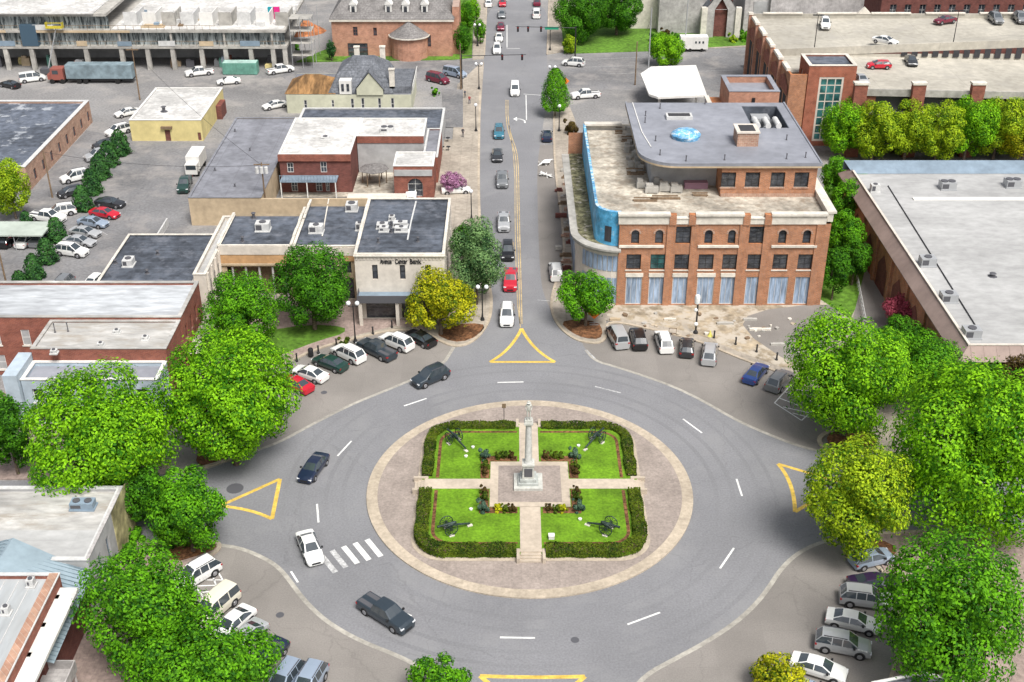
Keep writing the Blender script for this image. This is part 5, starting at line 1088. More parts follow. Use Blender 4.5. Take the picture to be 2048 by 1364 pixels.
lf=thing('boom_lift',(-97,cyf-2.5,0),'yellow boom lift reaching the second floor of the construction frame','boom lift'); m=MB(); m.box(-97,cyf-1.8,9.2,-93.5,cyf-.7,9.5); m.box(-97,cyf-1.8,9.5,-96.9,cyf-.7,10.4); m.box(-93.6,cyf-1.8,9.5,-93.5,cyf-.7,10.4); m.box(-97,cyf-1.8,10.3,-93.5,cyf-1.7,10.45); m.build('platform',M['liftyellow'],lf); m=MB(); m.cyl((-97.5,cyf-3,1.2),(-95,cyf-1.3,9.2),.13,.09,6); m.build('boom',M['metal'],lf); m=MB(); m.box(-99,cyf-4,.2,-96,cyf-2,1.3); m.build('base',M['darkgrey'],lf)
gc=['brickred','bluewall','tan','metal','green','wood','yellowwall','darkgrey']
for i in range(26):
    x=rnd.uniform(-128,-50); y=cyf+rnd.uniform(.8,4); m=MB(); w_=rnd.uniform(.5,2); h_=rnd.uniform(.4,2.2); m.box(x,y,0,x+w_,y+rnd.uniform(.5,1.5),h_); m.box(x+.1*w_,y+.1,h_,x+.6*w_,y+.6,h_+rnd.uniform(.1,.6)); tag(m.build('stored_crate',M[gc[i%8]]),'building materials stored under the open ground floor of the construction frame','building material','materials under the construction frame')
for i in range(9):
    x=-126+i*8.6; m=MB(); m.box(x,cyf-.47,5.2+3.4*(i%2),x+rnd.uniform(2,4.5),cyf-.44,6.3+3.4*(i%2)) if not(i%2 and x>-90) else m.box(x,cyf-.47,5.2,x+3,cyf-.44,6.2); m.build('site_netting',M[['lightmetal','tan','bluegrey'][i%3]],root)
x,y=G(606,62); m=MB(); rr=random.Random(2)
m.lathe([(5.2,0),(4.0,.7),(2.6,1.5),(1.2,2.1),(.1,2.3)],x,y,14); m.v=[(a+rr.uniform(-.4,.4),b_+rr.uniform(-.4,.4),c_*rr.uniform(.75,1.2)) for a,b_,c_ in m.v]; tag(m.build('earth_mound',mat('orange_earth',(.36,.14,.06),.95,.3,1,.3,.4,bump=.4),smooth=True),'orange earth mound between the scaffold and the brick hall','earth mound')
# scaffold east end
sc=thing('scaffold',(-45.5,254,0),'tall metal scaffold at the right end of the construction frame','scaffold')
for x in(-46.8,-44.6,-42.4):
    for y in(252,256,262): m=MB(); m.cyl((x,y,0),(x,y,10.8),.07,.07,5); m.build('standard',M['metal'],sc)
m=MB()
for z in(2.6,5.2,7.8,10.4): m.box(-46.9,252,z,-42.3,256,z+.06)
m.build('scaffold_deck',M['concrete'],sc)
# ---- stone church at the top right
root=thing('stone_church',(50,285,0),'grey stone church with pointed portal behind the food truck','church')
m=MB(); m.box(34,279,0,48.5,300,11); m.box(54,281,0,118,300,9.5); m.build('wall',M['greystone'],root)
f=Face('S',44.2,51.4,275.4,281)
m=MB(); a=f
f.wall(m,0,6.5,[(2.1,5.1,0,6.5)]); m.add([f.p(0,6.5),f.p(2.1,6.5),f.p(3.6,9.0),f.p(3.6,11.2)],[(0,1,2,3)]); m.add([f.p(7.2,6.5),f.p(3.6,11.2),f.p(3.6,9.0),f.p(5.1,6.5)],[(0,1,2,3)]); Face('E',44.2,51.4,275.4,281).wall(m,0,6.5,[]); Face('W',44.2,51.4,275.4,281).wall(m,0,6.5,[]); m.build('portal',M['greystone'],root)
m=MB(); m.box(45.2,276.2,0,50.4,276.4,9); m.build('portal_door',M['brickdark'],root)
m=MB(); m.add([(43.9,275.2,6.4),(47.8,275.2,11.5),(47.8,290,11.5),(43.9,290,6.4)],[(0,1,2,3)]); m.add([(51.7,275.2,6.4),(47.8,275.2,11.5),(47.8,290,11.5),(51.7,290,6.4)],[(3,2,1,0)]); m.build('portal_roof',M['slate'],root)
for x in(43.7,51.5): m=MB(); m.box(x-.4,274.9,0,x+.9,276.2,7); m.build('buttress',M['whitestone'],root)
for x in(54.5,60.5): m=MB(); m.box(x-.6,279.8,0,x+.7,281.2,9); m.build('buttress',M['greystone'],root)
m=MB(); m.box(56.2,280.85,2,59.4,280.98,7); m.build('blind_window',M['greywall'],root); m=MB(); m.box(84,280.8,6.6,89,280.98,7.4); m.build('louvre',M['darkgrey'],root)
m=MB(); m.box(54,281,9.5,118,300,9.7); m.box(34,279,11,43.5,300,11.2); m.build('flat_roof',M['lightroof'],root); 
m=MB(); m.box(28,283,0,34,300,8); m.build('side_aisle',M['whitestone'],root)
# ---- red brick block at the very top right
root,fc=building('red_brick_block','dark red brick block standing behind the garage at the top right','building',80,125,262,275,12.5,'brickdark','darkroof','whitestone',par=.5,holes={'S':[(2+i*3.2,3.4+i*3.2,8.5,11) for i in range(10)]},win={'S':dict(frame='white',pane='glass',cols=2,rows=2)})
# ---- small gabled roof at the bottom right
root=thing('gabled_kiosk',(33,72,0),'small building with dark roof and white gable trim cut by the bottom edge','building')
a=G(1745,1364,4); c=G(1935,1364,4); top=G(1845,1343,5); x0,x1=a[0],c[0]; xm=(x0+x1)/2; y0=top[1]-.3
m=MB(); m.box(x0+.3,y0-8,0,x1-.3,y0-.3,3.9); m.build('wall',M['white'],root)
m=MB(); m.add([(x0,y0,3.9),(xm,y0,5.0),(xm,y0-8,5.0),(x0,y0-8,3.9)],[(3,2,1,0)]); m.add([(x1,y0,3.9),(xm,y0,5.0),(xm,y0-8,5.0),(x1,y0-8,3.9)],[(0,1,2,3)]); m.build('roof',M['slate'],root)
m=MB(); m.cyl((x0-.1,y0+.05,3.95),(xm,y0+.05,5.08),.14,.14,6); m.cyl((x1+.1,y0+.05,3.95),(xm,y0+.05,5.08),.14,.14,6); m.build('gable_trim',M['white'],root)
# low carport at the left
rt=thing('carport',G(40,460,2.6)+(0,),'long low carport with pale green grey roof at the left edge of the parking lot','carport'); p=G(-60,455,2.6); q=G(98,455,2.6)
m=MB(); m.box(p[0],p[1]-3,2.5,q[0],p[1]+2,2.7); m.build('roof',mat('green_grey_sheet',(.42,.47,.42),.7,.06,1,.1,.2),rt)
for i in range(4): m=MB(); x=q[0]-.4-i*4; m.cyl((x,p[1]-2.6,0),(x,p[1]-2.6,2.5),.07,.07,6); m.build('post',M['metal'],rt)
# ================================================================ ISLAND FURNITURE
pz=TZ+.06; mx,my=cx-.15,cy+.05
root=thing('monument',(mx,my,pz),'tall pale marble column with soldier statue in the middle of the island','monument')
m=MB(); m.box(mx-1.5,my-1.4,pz,mx+1.5,my+1.4,pz+.3); m.build('base_slab',M['stonepale'],root)
m=MB(); m.box(mx-1.05,my-1.0,pz+.3,mx+1.05,my+1.0,pz+.6); m.box(mx-.85,my-.82,pz+.6,mx+.85,my+.82,pz+.95); m.build('plinth',mat('grey_granite',(.38,.4,.38),.7,.12,3,.1,1),root)
m=MB(); s0,s1=.64,.54; m.add([(mx-s0,my-s0,pz+.95),(mx+s0,my-s0,pz+.95),(mx+s0,my+s0,pz+.95),(mx-s0,my+s0,pz+.95),(mx-s1,my-s1,pz+2.5),(mx+s1,my-s1,pz+2.5),(mx+s1,my+s1,pz+2.5),(mx-s1,my+s1,pz+2.5)],[(0,1,5,4),(1,2,6,5),(2,3,7,6),(3,0,4,7),(4,5,6,7)]); m.build('pedestal',M['stonepale'],root)
m=MB(); m.box(mx-.42,my-.66,pz+1.25,mx+.42,my-.57,pz+2.25); m.build('inscription_panel',M['darkgrey'],root)
m=MB(); m.box(mx-.64,my-.64,pz+2.5,mx+.64,my+.64,pz+2.7); m.build('pedestal_cap',M['stonepale'],root)
m=MB(); m.lathe([(.5,pz+2.7),(.44,pz+2.85),(.38,pz+3.0),(.3,pz+7.3),(.34,pz+7.35),(.44,pz+7.55)],mx,my,12); m.build('shaft',mat('grey_marble_shaft',(.48,.48,.46),.65,.1,3,.1,.8),root,smooth=True)
m=MB(); m.box(mx-.46,my-.46,pz+7.55,mx+.46,my+.46,pz+7.8); m.box(mx-.38,my-.38,pz+7.8,mx+.38,my+.38,pz+8.05); m.build('capital',M['stonepale'],root)
def figure(root_or_loc,z,h,mats,rot=0,pose='stand',name='statue',parent=None):
    """one continuous skinned human figure, then its own mesh"""
    x,y=root_or_loc; s=h/1.75
    J=dict(pel=(0,0,.95),wai=(0,0,1.1),che=(0,-.01,1.32),nec=(0,0,1.5),hed=(0,-.02,1.6),top=(0,-.01,1.72),
      lh=(-.1,0,.9),lk=(-.12,-.03,.5),la=(-.12,.02,.09),lt=(-.13,-.17,.05),rh=(.1,0,.9),rk=(.12,-.06 if pose=='walk' else -.02,.5),ra=(.12,-.14 if pose=='walk' else .0,.09),rt=(.13,-.3 if pose=='walk' else -.18,.05),
      ls=(-.19,0,1.43),le=(-.27,.02,1.15),lw=(-.2 if pose!='stand2' else -.1,-.14,.98),lp=(-.18,-.18,.92),rs=(.19,0,1.43),re=(.27,.03,1.15),rw=(.2,-.14,1.0 if pose!='walk' else .95),rp=(.17,-.19,.97))
    E=[('pel','wai'),('wai','che'),('che','nec'),('nec','hed'),('hed','top'),('pel','lh'),('lh','lk'),('lk','la'),('la','lt'),('pel','rh'),('rh','rk'),('rk','ra'),('ra','rt'),('che','ls'),('ls','le'),('le','lw'),('lw','lp'),('che','rs'),('rs','re'),('re','rw'),('rw','rp')]
    rad=dict(pel=.14,wai=.125,che=.15,nec=.06,hed=.1,top=.07,lh=.09,lk=.06,la=.045,lt=.035,rh=.09,rk=.06,ra=.045,rt=.035,ls=.07,le=.045,lw=.032,lp=.035,rs=.07,re=.045,rw=.032,rp=.035)
    ks=list(J); me=bpy.data.meshes.new(name); me.from_pydata([tuple(c*s for c in J[k]) for k in ks],[(ks.index(a),ks.index(b)) for a,b in E],[])
    o=bpy.data.objects.new(name,me); COL.objects.link(o); md=o.modifiers.new('s','SKIN'); md.use_smooth_shade=True
    for i,k in enumerate(ks): me.skin_vertices[0].data[i].radius=(rad[k]*s,rad[k]*s)
    me.skin_vertices[0].data[0].use_root=True
    o.modifiers.new('u','SUBSURF').levels=1; o.modifiers['u'].render_levels=1
    bpy.context.view_layer.update()
    me2=bpy.data.meshes.new_from_object(o.evaluated_get(bpy.context.evaluated_depsgraph_get())); o.modifiers.clear(); o.data=me2
    me2.materials.clear()
    for mm in mats: me2.materials.append(mm)
    if len(mats)>1:
        for p in me2.polygons:
            c=p.center/s; p.material_index=0 if c.z>1.5 or (c.z<1.03 and abs(c.x)>.155 and c.z>.85 and c.y<-.1) else (1 if c.z>.95 else 2)
    if parent is not None: o.parent=parent; o.location=Vector((x,y,z))-rootloc(parent)
    else: o.location=(x,y,z)
    o.rotation_euler=(0,0,rot)
    return o
statue=figure((mx,my),pz+8.05,2.1,[M['stonepale']],0,'stand','statue',root)
m=MB(); m.cyl((mx-.12,my-.34,pz+8.07),(mx-.14,my-.26,pz+9.75),.035,.025,6); m.build('rifle',M['stonepale'],root)
m=MB(); m.lathe([(.24,pz+10.0),(.22,pz+10.03),(.12,pz+10.05),(.11,pz+10.18),(.01,pz+10.2)],mx,my-.02,10); m.build('hat',M['stonepale'],root)
def cannon():
    r=bpy.data.objects.new('cannon',None); COL.objects.link(r)
    m=MB(); m.cyl((-.9,0,1.0),(-.7,0,1.0),.1,.2,12); m.cyl((-.7,0,1.0),(.1,0,1.02),.21,.19,12); m.cyl((.1,0,1.02),(1.25,0,1.06),.16,.12,12); m.cyl((1.25,0,1.06),(1.36,0,1.063),.16,.16,12); m.build('barrel',M['bronze'],r,local=True,smooth=True)
    m=MB(); m.box(-.35,-.32,.72,.5,-.2,.98); m.box(-.35,.2,.72,.5,.32,.98); m.cyl((-.3,0,.8),(-2.5,0,.28),.15,.1,6); m.build('carriage',M['bronze'],r,local=True)
    m=MB(); m.cyl((0,-.85,.78),(0,.85,.78),.07,.07,8); m.build('axle',M['bronze'],r,local=True)
    for sy in(-.78,.78):
        m=MB(); n=18
        for i in range(n):
            a=2*math.pi*i/n; c=2*math.pi*(i+1)/n; m.cyl((.75*math.cos(a),sy,.78+.75*math.sin(a)),(.75*math.cos(c),sy,.78+.75*math.sin(c)),.055,.055,5)
        for i in range(10): a=2*math.pi*i/10; m.cyl((0,sy,.78),(.72*math.cos(a),sy,.78+.72*math.sin(a)),.03,.03,4)
        m.cyl((0,sy-.1,.78),(0,sy+.1,.78),.12,.12,8); m.build('wheel',M['bronze'],r,local=True)
    for x_,y_ in((0,-.8),(0,.8),(-2.5,0)): m=MB(); m.box(x_-.3,y_-.16,-.08,x_+.3,y_+.16,.04); m.build('stone_pad',M['whitestone'],r,local=True)
    return r
cp=cannon()
for i,(px,py,ang,lab) in enumerate(((908,882,128,'bronze cannon on the far left lawn of the island'),(1194,880,52,'bronze cannon on the far right lawn of the island'),(898,1062,205,'bronze cannon on the near left lawn of the island'),(1216,1062,-28,'bronze cannon on the near right lawn of the island'))):
    c=cp if i==0 else copy_tree(cp); p=G(px,py,TZ+.1); c.location=(p[0],p[1],TZ+.06); c.rotation_euler=(0,0,R(ang)); c.scale=(.9,)*3; tag(c,lab,'cannon','cannons on the island lawns')
for px,py,lab in((1103,1073,'white square utility box on the near right lawn'),): 
    p=G(px,py,TZ+.2); m=MB(); m.box(p[0]-.28,p[1]-.25,TZ-.05,p[0]+.28,p[1]+.25,TZ+.38); m.box(p[0]-.31,p[1]-.28,TZ+.38,p[0]+.31,p[1]+.28,TZ+.43); tag(m.build('utility_box',M['white'],None),lab,'utility box')
for px,py,lab in((932,912,'white lawn light beside the far left cannon, nearer the plaza'),(946,894,'white lawn light behind the trail of the far left cannon'),(1157,891,'white lawn light in front of the far right cannon'),(942,1018,'white lawn light near the plaza on the near left lawn'),(1160,1038,'small lawn light left of the near right cannon')):
    p=G(px,py,TZ+.1); m=MB(); m.cyl((p[0],p[1],TZ-.03),(p[0],p[1],TZ+.18),.16,.2,10); m.cyl((p[0],p[1],TZ+.18),(p[0],p[1],TZ+.22),.2,.1,10); tag(m.build('lawn_light',M['white'],None),lab,'lawn light','lights in the island lawn')
# hedges round the terrace, one per quadrant
labs={(-1,1):'clipped hedge round the far left corner of the island lawn',(1,1):'clipped hedge round the far right corner of the island lawn',(-1,-1):'clipped hedge round the near left corner of the island lawn',(1,-1):'clipped hedge round the near right corner of the island lawn'}
for (sx,sy),lb in labs.items():
    w=1.25 if sy<0 else 1.1; q=HS-.75; rr=2.6
    pts=[(cx+sx*q,cy+sy*1.25)]+[(cx+sx*(q-rr+rr*math.cos(math.pi/2*i/7)),cy+sy*(q-rr+rr*math.sin(math.pi/2*i/7))) for i in range(8)]+[(cx+sx*1.45,cy+sy*q)]
    hedge(pts,w,.8 if sy<0 else .7,TZ-.32,lb,'hedge','hedges round the island lawn',size=.17)
m=MB()
for (sx,sy) in labs:
    q=HS-1.85; rr=2.0
    pts=[(cx+sx*q,cy+sy*1.1)]+[(cx+sx*(q-rr+rr*math.cos(math.pi/2*i/7)),cy+sy*(q-rr+rr*math.sin(math.pi/2*i/7))) for i in range(8)]+[(cx+sx*1.3,cy+sy*q)]
    m.ribbon(pts,.35,TZ+.005,TZ+.006)
tag(m.build('mulch_edge',M['mulch']),kind='structure')
# shrubs in the plaza corners
qn={(-1,1):'far left',(1,1):'far right',(-1,-1):'near left',(1,-1):'near right'}
for (sx,sy),nm in qn.items():
    b_=MB(); X=cx+sx*4.75; Y=cy+sy*4.6
    bl=MB(); bl.prism([(cx+sx*4.25,cy+sy*1.0),(cx+sx*5.2,cy+sy*1.0),(cx+sx*5.2,cy+sy*5.0),(cx+sx*1.3,cy+sy*5.0),(cx+sx*1.3,cy+sy*4.05),(cx+sx*4.25,cy+sy*4.05)],TZ-.05,TZ+.035); tag(bl.build('mulch_bed',M['mulch']),kind='structure')
    bush_at(X+sx*.1,Y+sy*.0,TZ,.75,.75,'blue green rounded shrub at the %s corner of the monument plaza'%nm,'blue','blue shrubs at the plaza corners')
    bush_at(cx+sx*4.8,cy+sy*1.7,TZ,.5,.55,'dark red shrub beside the cross path at the %s of the plaza'%nm,'red','plaza shrubs')
    bush_at(cx+sx*4.8,cy+sy*2.8,TZ,.6,.6,'olive shrub on the side edge of the plaza, %s'%nm,'hedge','plaza shrubs')
    bush_at(cx+sx*3.3,cy+sy*4.65,TZ,.55,.45,'yellow green low shrub on the %s edge of the plaza next to the corner'%nm,'yellow' if sy<0 else 'hedge','plaza shrubs')
    bush_at(cx+sx*1.9,cy+sy*4.65,TZ,.5,.5,'dark shrub beside the main path at the %s of the plaza'%nm,'red','plaza shrubs')
    bush_at(cx+sx*2.6,cy+sy*4.7,TZ,.45,.5,'deep green shrub in the middle of the %s shrub row'%nm,'hedge','plaza shrubs')
p=G(1008,846,.15); rt=thing('signpost',(p[0],p[1],.15),'slim dark post with a small dark head on the far side of the island','post'); m=MB(); m.cyl((p[0],p[1],.15),(p[0],p[1],2.3),.04,.04,6); m.build('pole',M['blackmetal'],rt); m=MB(); m.box(p[0]-.22,p[1]-.04,2.2,p[0]+.22,p[1]+.04,2.75); m.build('head',M['wood'],rt)
# ================================================================ STREET FURNITURE
def lamp(px,py,h,label,globes=2,zb=.12,cov=None):
    x,y=G(px,py,zb); r=thing('street_lamp',(x,y,zb),label,'street lamp','street lamps')
    m=MB(); m.lathe([(.3,zb),(.26,zb+.2),(.15,zb+.5),(.09,zb+1.0),(.065,zb+h-.5),(.1,zb+h-.45),(.05,zb+h-.2)],x,y,10)
    if globes==2: m.cyl((x-.55,y,zb+h-.45),(x+.55,y,zb+h-.45),.05,.05,6); m.cyl((x-.55,y,zb+h-.45),(x-.55,y,zb+h-.3),.05,.05,6); m.cyl((x+.55,y,zb+h-.45),(x+.55,y,zb+h-.3),.05,.05,6)
    m.build('pole',M['blackmetal'],r,smooth=True)
    for dx in((-.55,.55) if globes==2 else (0,)):
        m=MB(); m.ball((x+dx,y,zb+h),.3,n=12); m.build('globe',M['lamp'],r,smooth=True)
    return r
lamp(711,684,5.6,'double globe black lamp standing behind the dark pickup near the bank')
lamp(965,640,4.9,'double globe black lamp at the kerb beside the yellow green tree')
lamp(958,178,5.2,'black lamp with two globes at the left corner of the cross street')
lamp(952,262,5.0,'single globe black lamp on the left sidewalk opposite the grey parking strip',1)
lamp(943,440,4.8,'single globe black lamp on the left sidewalk behind the bank',1)
lamp(1118,262,4.8,'single globe black lamp under the pointed street tree on the right sidewalk',1)
lamp(1104,178,4.6,'double globe black lamp at the right corner of the cross street')
lamp(955,92,4.8,'double globe black lamp far up the left sidewalk by the brick hall')
lamp(1100,100,4.8,'single globe lamp far up the right sidewalk before the verge',1)
lamp(487,908,5.0,'pale topped lamp under the big bright tree at the left of the circle',1)
lamp(1718,1140,4.6,'pale globe lamp at the kerb below the yellow green tree',1)
lamp(12,905,5,'double globe lamp at the left edge beside the dark side street')
for px,py,h,lab in((280,200,10.5,'thin dark utility pole behind the yellow building'),(535,440,9.5,'grey utility pole with transformers behind the tan wall'),(1296,150,14,'tall pale utility pole beside the white canopy'),(1369,100,12,'thin tall pole by the food truck'),(1270,170,9,'short dark pole left of the white canopy'),(922,180,9.5,'dark mast at the left corner of the cross street'),(105,395,8,'slim light pole in the left parking lot by the white van'),(18,590,8,'slim pole in the row of evergreens at the left edge')):
    x,y=G(px,py); r=thing('utility_pole',(x,y,0),lab,'pole','utility poles'); m=MB(); m.cyl((x,y,0),(x,y,h),.16,.1,8); m.build('pole',M['metal' if px in(1296,1369) else 'wood'],r)
    if px==535:
        for dx in(-.7,0,.7): m=MB(); m.cyl((x+dx,y-.35,h-1.6),(x+dx,y-.35,h-.6),.28,.28,10); m.build('transformer',M['lightmetal'],r)
        m=MB(); m.box(x-1.2,y-.06,h-.4,x+1.2,y+.06,h-.25); m.build('cross_arm',M['wood'],r)
    if px==280: m=MB(); m.box(x-1.2,y-.06,h-.5,x+1.2,y+.06,h-.35); m.build('cross_arm',M['wood'],r)
for k,(a,b_,ha,hb,lab) in enumerate((((280,200),(535,440),10.1,9.1,'thin overhead wire from the far pole to the transformer pole'),((535,440),(105,395),9.1,7.8,'thin overhead wire from the transformer pole over the parking lot'),((1296,150),(1270,170),12,8.8,'short overhead wire between the two poles by the canopy'))):
    p,q=G(*a),G(*b_); m=MB(); pr=None
    for i in range(13):
        t=i/12; c_=(p[0]*(1-t)+q[0]*t,p[1]*(1-t)+q[1]*t,ha*(1-t)+hb*t-1.1*4*t*(1-t))
        if pr: m.cyl(pr,c_,.025,.025,4)
        pr=c_
    tag(m.build('overhead_wire',M['blackmetal']),lab,'wire','overhead wires')
# traffic signals
for (px,py,h,dx,sigs,lab) in ((924,178,7.2,13,(8.2,12.2),'dark signal mast arm reaching over the left lanes of the cross street'),(1150,118,7.2,-13,(7.5,10.3,12.5),'signal mast arm with green street sign over the far lanes')):
    x,y=G(px,py); r=thing('traffic_signal',(x,y,0),lab,'traffic signal','traffic signals'); m=MB(); m.cyl((x,y,0),(x,y,h),.17,.13,8); m.cyl((x,y,h-.4),(x+dx,y,h-.1),.1,.06,6); m.build('mast',M['blackmetal'],r)
    for k in sigs:
        s_=x+math.copysign(k,dx); m=MB(); m.box(s_-.22,y-.2,h-1.2,s_+.22,y+.2,h-.05); o=m.build('signal_head',M['blackmetal'],r)
        m=MB(); m.cyl((s_,y-.21,h-.3),(s_,y-.25,h-.3),.12,.12,8); m.build('lens',M['red'],o)
    if dx<0: m=MB(); s_=x-5.2; m.box(s_-1.5,y-.04,h-.75,s_+1.5,y+.04,h-.15); m.build('street_sign',plain('sign_green',(.01,.25,.15)),r)
def diamond(px,py,w,lab,z0=.9):
    x,y=G(px,py); r=thing('warning_sign',(x,y,0),lab,'warning sign','orange diamond signs'); m=MB(); m.add([(x,y-.03,z0),(x+w,y-.03,z0+w),(x,y-.03,z0+2*w),(x-w,y-.03,z0+w),(x,y+.02,z0),(x+w,y+.02,z0+w),(x,y+.02,z0+2*w),(x-w,y+.02,z0+w)],[(0,1,2,3),(7,6,5,4),(0,4,5,1),(1,5,6,2),(2,6,7,3),(3,7,4,0)]); m.build('panel',M['orange'],r); m=MB(); m.cyl((x,y+.05,.0),(x,y+.05,z0+w),.04,.04,5); m.box(x-.6,y-.3,.12,x+.6,y-.2,.18); m.box(x-.6,y+.25,.12,x+.6,y+.35,.18); m.build('stand',M['metal'],r)
diamond(1131,178,.75,'orange diamond work sign beside the pointed street tree'); diamond(1188,650,.85,'orange diamond work sign below the right corner tree')
# bollards
for i,(px,py,lab) in enumerate(((594,722,'leftmost black bollard, behind the white sedan nose'),(637,706,'black bollard between the green sedan and the trash bin'),(673,692,'black bollard behind the second white car'),(746,668,'black bollard in front of the left bank column'),(784,655,'black bollard in front of the bank entrance'),(1428,676,'black bollard behind the silver blue car on the right walk'),(1471,689,'black bollard second along the right walk from the silver blue car'),(1513,704,'black bollard third along the right walk, behind the blue car'),(1553,720,'black bollard nearest the large right tree'))):
    x,y=G(px,py,.12); m=MB(); m.lathe([(.17,.12),(.16,.3),(.11,.35),(.1,1.05),(.14,1.1),(.1,1.2),(.02,1.25)],x,y,10); tag(m.build('bollard',M['blackmetal'],None,smooth=True),lab,'bollard','black bollards along the kerb')
x,y=G(622,712,.12); m=MB(); m.lathe([(.3,.12),(.34,.2),(.34,1.05),(.28,1.2),(.1,1.3)],x,y,12); tag(m.build('trash_bin',M['blackmetal'],None,smooth=True),'round black trash bin on the walk behind the green sedan','trash bin')
# wrapped lamp post on the building site walk
x,y=G(1391,666,.12); r=thing('wrapped_lamp_post',(x,y,.12),'lamp post wrapped in white sheeting in front of the brick building','street lamp'); m=MB(); m.lathe([(.35,.12),(.3,.35),(.12,.6),(.1,4.6)],x,y,8); m.build('pole',M['blackmetal'],r)
m=MB(); m.lathe([(.05,4.3),(.33,4.5),(.36,5.3),(.3,5.6),(.05,5.75)],x-.12,y,10); m.build('wrapped_globe',M['blanket'],r,smooth=True); m=MB(); m.ball((x-.2,y,3.5),.26); m.build('wrapping',M['blanket'],r); m=MB(); m.ball((x-.05,y-.1,1.5),.28); m.build('wrapping',M['blanket'],r); m=MB(); m.ball((x+.3,y,2.9),.28); m.build('basket',M['wood'],r)
# rails, benches, planters on the site walk
rnd=random.Random(5)
for i,(px,py,w,k,lab) in enumerate(((1340,640,.8,'whitestone','pale slab leaning on the dirt before the third shopfront'),(1230,640,.7,'tan','tan block at the foot of the rounded corner'),(1450,648,1.1,'concrete','low concrete block on the dirt right of the wrapped lamp'),(1520,660,1.4,'whitestone','long pale kerb stone on the right of the dirt strip'),(1560,690,1.2,'concrete','pale kerb stone close to the right bollards'),(1500,640,.9,'concrete','grey slab on the court in front of the last shopfronts'))):
    p=G(px,py,.13); m=MB(); m.box(p[0]-w,p[1]-.18,.13,p[0]+w,p[1]+.18,.38); m.box(p[0]-w*.7,p[1]+.2,.13,p[0]+w*.4,p[1]+.45,.28); tag(m.build('stone_block',M[k],None),lab,'stone block','loose stone on the building site')
x,y=G(1345,668,.12); m=MB(); m.box(x-.5,y-.1,.12,x+.5,y+.1,.2); m.box(x-.5,y-.04,.2,x-.45,y+.04,1.0); m.box(x+.45,y-.04,.2,x+.5,y+.04,1.0); m.box(x-.5,y-.04,.95,x+.5,y+.04,1.0); tag(m.build('barrier',M['wood'],None),'small rail barrier on the walk behind the white car','barrier')
x,y=G(1420,672,.12); m=MB(); m.lathe([(.35,.12),(.3,.16),(.12,.6),(.05,.95)],x,y,8); tag(m.build('traffic_cone',plain('cone_yellow',(.7,.65,.15)),None),'pale yellow cone behind the silver blue car','cone')
# white debris tent pieces on the street parking strip
rnd=random.Random(9)
for i,(px,py,lab) in enumerate(((1094,352,'crumpled white sheeting on the right street edge, nearer piece'),(1092,328,'white sheeting heap on the right street edge, farther piece'))):
    p=G(px,py); m=MB()
    for k in range(9):
        a=rnd.random()*6.28; q=[(p[0]+rnd.uniform(-1.5,1.5),p[1]+rnd.uniform(-1.4,1.4),rnd.uniform(.02,.7)) for _ in range(3)]; m.add(q+[(c[0],c[1],c[2]-.02) for c in q],[(0,1,2),(5,4,3),(0,3,4,1),(1,4,5,2),(2,5,3,0)])
    tag(m.build('debris_heap',M['blanket'],None),lab,'debris','debris along the building site')
for i,(px,py) in enumerate([(1128+rnd.uniform(-12,14),330+i*13) for i in range(17)]):
    p=G(px,py,.12); m=MB(); a=rnd.uniform(.4,.9); m.box(p[0]-a,p[1]-.3,.12,p[0]+a,p[1]+.3,.12+rnd.uniform(.2,.6)); m.box(p[0]-a*.5,p[1]-.2,.4,p[0]+a*.8,p[1]+.1,.7)
    tag(m.build('rubble_pile',M[['brickdark','concrete','wood','bricktan'][i%4]],None),'rubble and pallets along the walk beside the blue wrapped wall','rubble','rubble along the right sidewalk')
for i in range(26):
    px=rnd.uniform(1240,1600); py=rnd.uniform(622,668)+ (px-1240)*.04; p=G(px,py,.13); a=rnd.uniform(.12,.45); m=MB(); q=[(p[0]+a*math.cos(k*1.05)*rnd.uniform(.6,1.3),p[1]+a*math.sin(k*1.05)*rnd.uniform(.6,1.3)) for k in range(6)]; m.prism(q,.12,.13+rnd.uniform(.06,.28))
    tag(m.build('rubble_lump',M[['concrete','dirt','whitestone','wood'][i%4]],None),'small lump of rubble or stone on the dirt in front of the brick building','rubble','small rubble on the building site')
# cafe tables on the left sidewalk
for i,(px,py) in enumerate(((885,283),(896,283),(885,301),(897,301))):
    p=G(px,py,.15); r=thing('cafe_table',(p[0],p[1],.15),['dark cafe table nearest the side store, farther row','dark cafe table on the street side, farther row','dark cafe table nearest the store, nearer row','dark cafe table on the street side, nearer row'][i],'table','cafe tables on the left sidewalk'); m=MB(); m.cyl((p[0],p[1],.85),(p[0],p[1],.9),.4,.4,10); m.build('table_top',M['blackmetal'],r); m=MB(); m.cyl((p[0],p[1],.15),(p[0],p[1],.85),.05,.05,6); m.build('leg',M['blackmetal'],r)
SK=plain('skin',(.5,.32,.24))
for i,(px,py,c1,c2,rot,lab) in enumerate(((926,274,(.03,.03,.04),(.04,.04,.06),0,'person in dark clothes walking on the left sidewalk by the cafe tables'),(939,208,(.3,.05,.05),(.05,.06,.12),3.1,'person in a red top on the left sidewalk beside the grey parking strip'),(930,196,(.05,.06,.08),(.1,.1,.1),1,'person in grey clothes near the dark mast'))):
    p=G(px,py,.12); o=figure(p,.12,1.75,[SK,plain('shirt%d'%i,c1),plain('trousers%d'%i,c2)],rot,'walk','person'); tag(o,lab,'person','people on the left sidewalk')
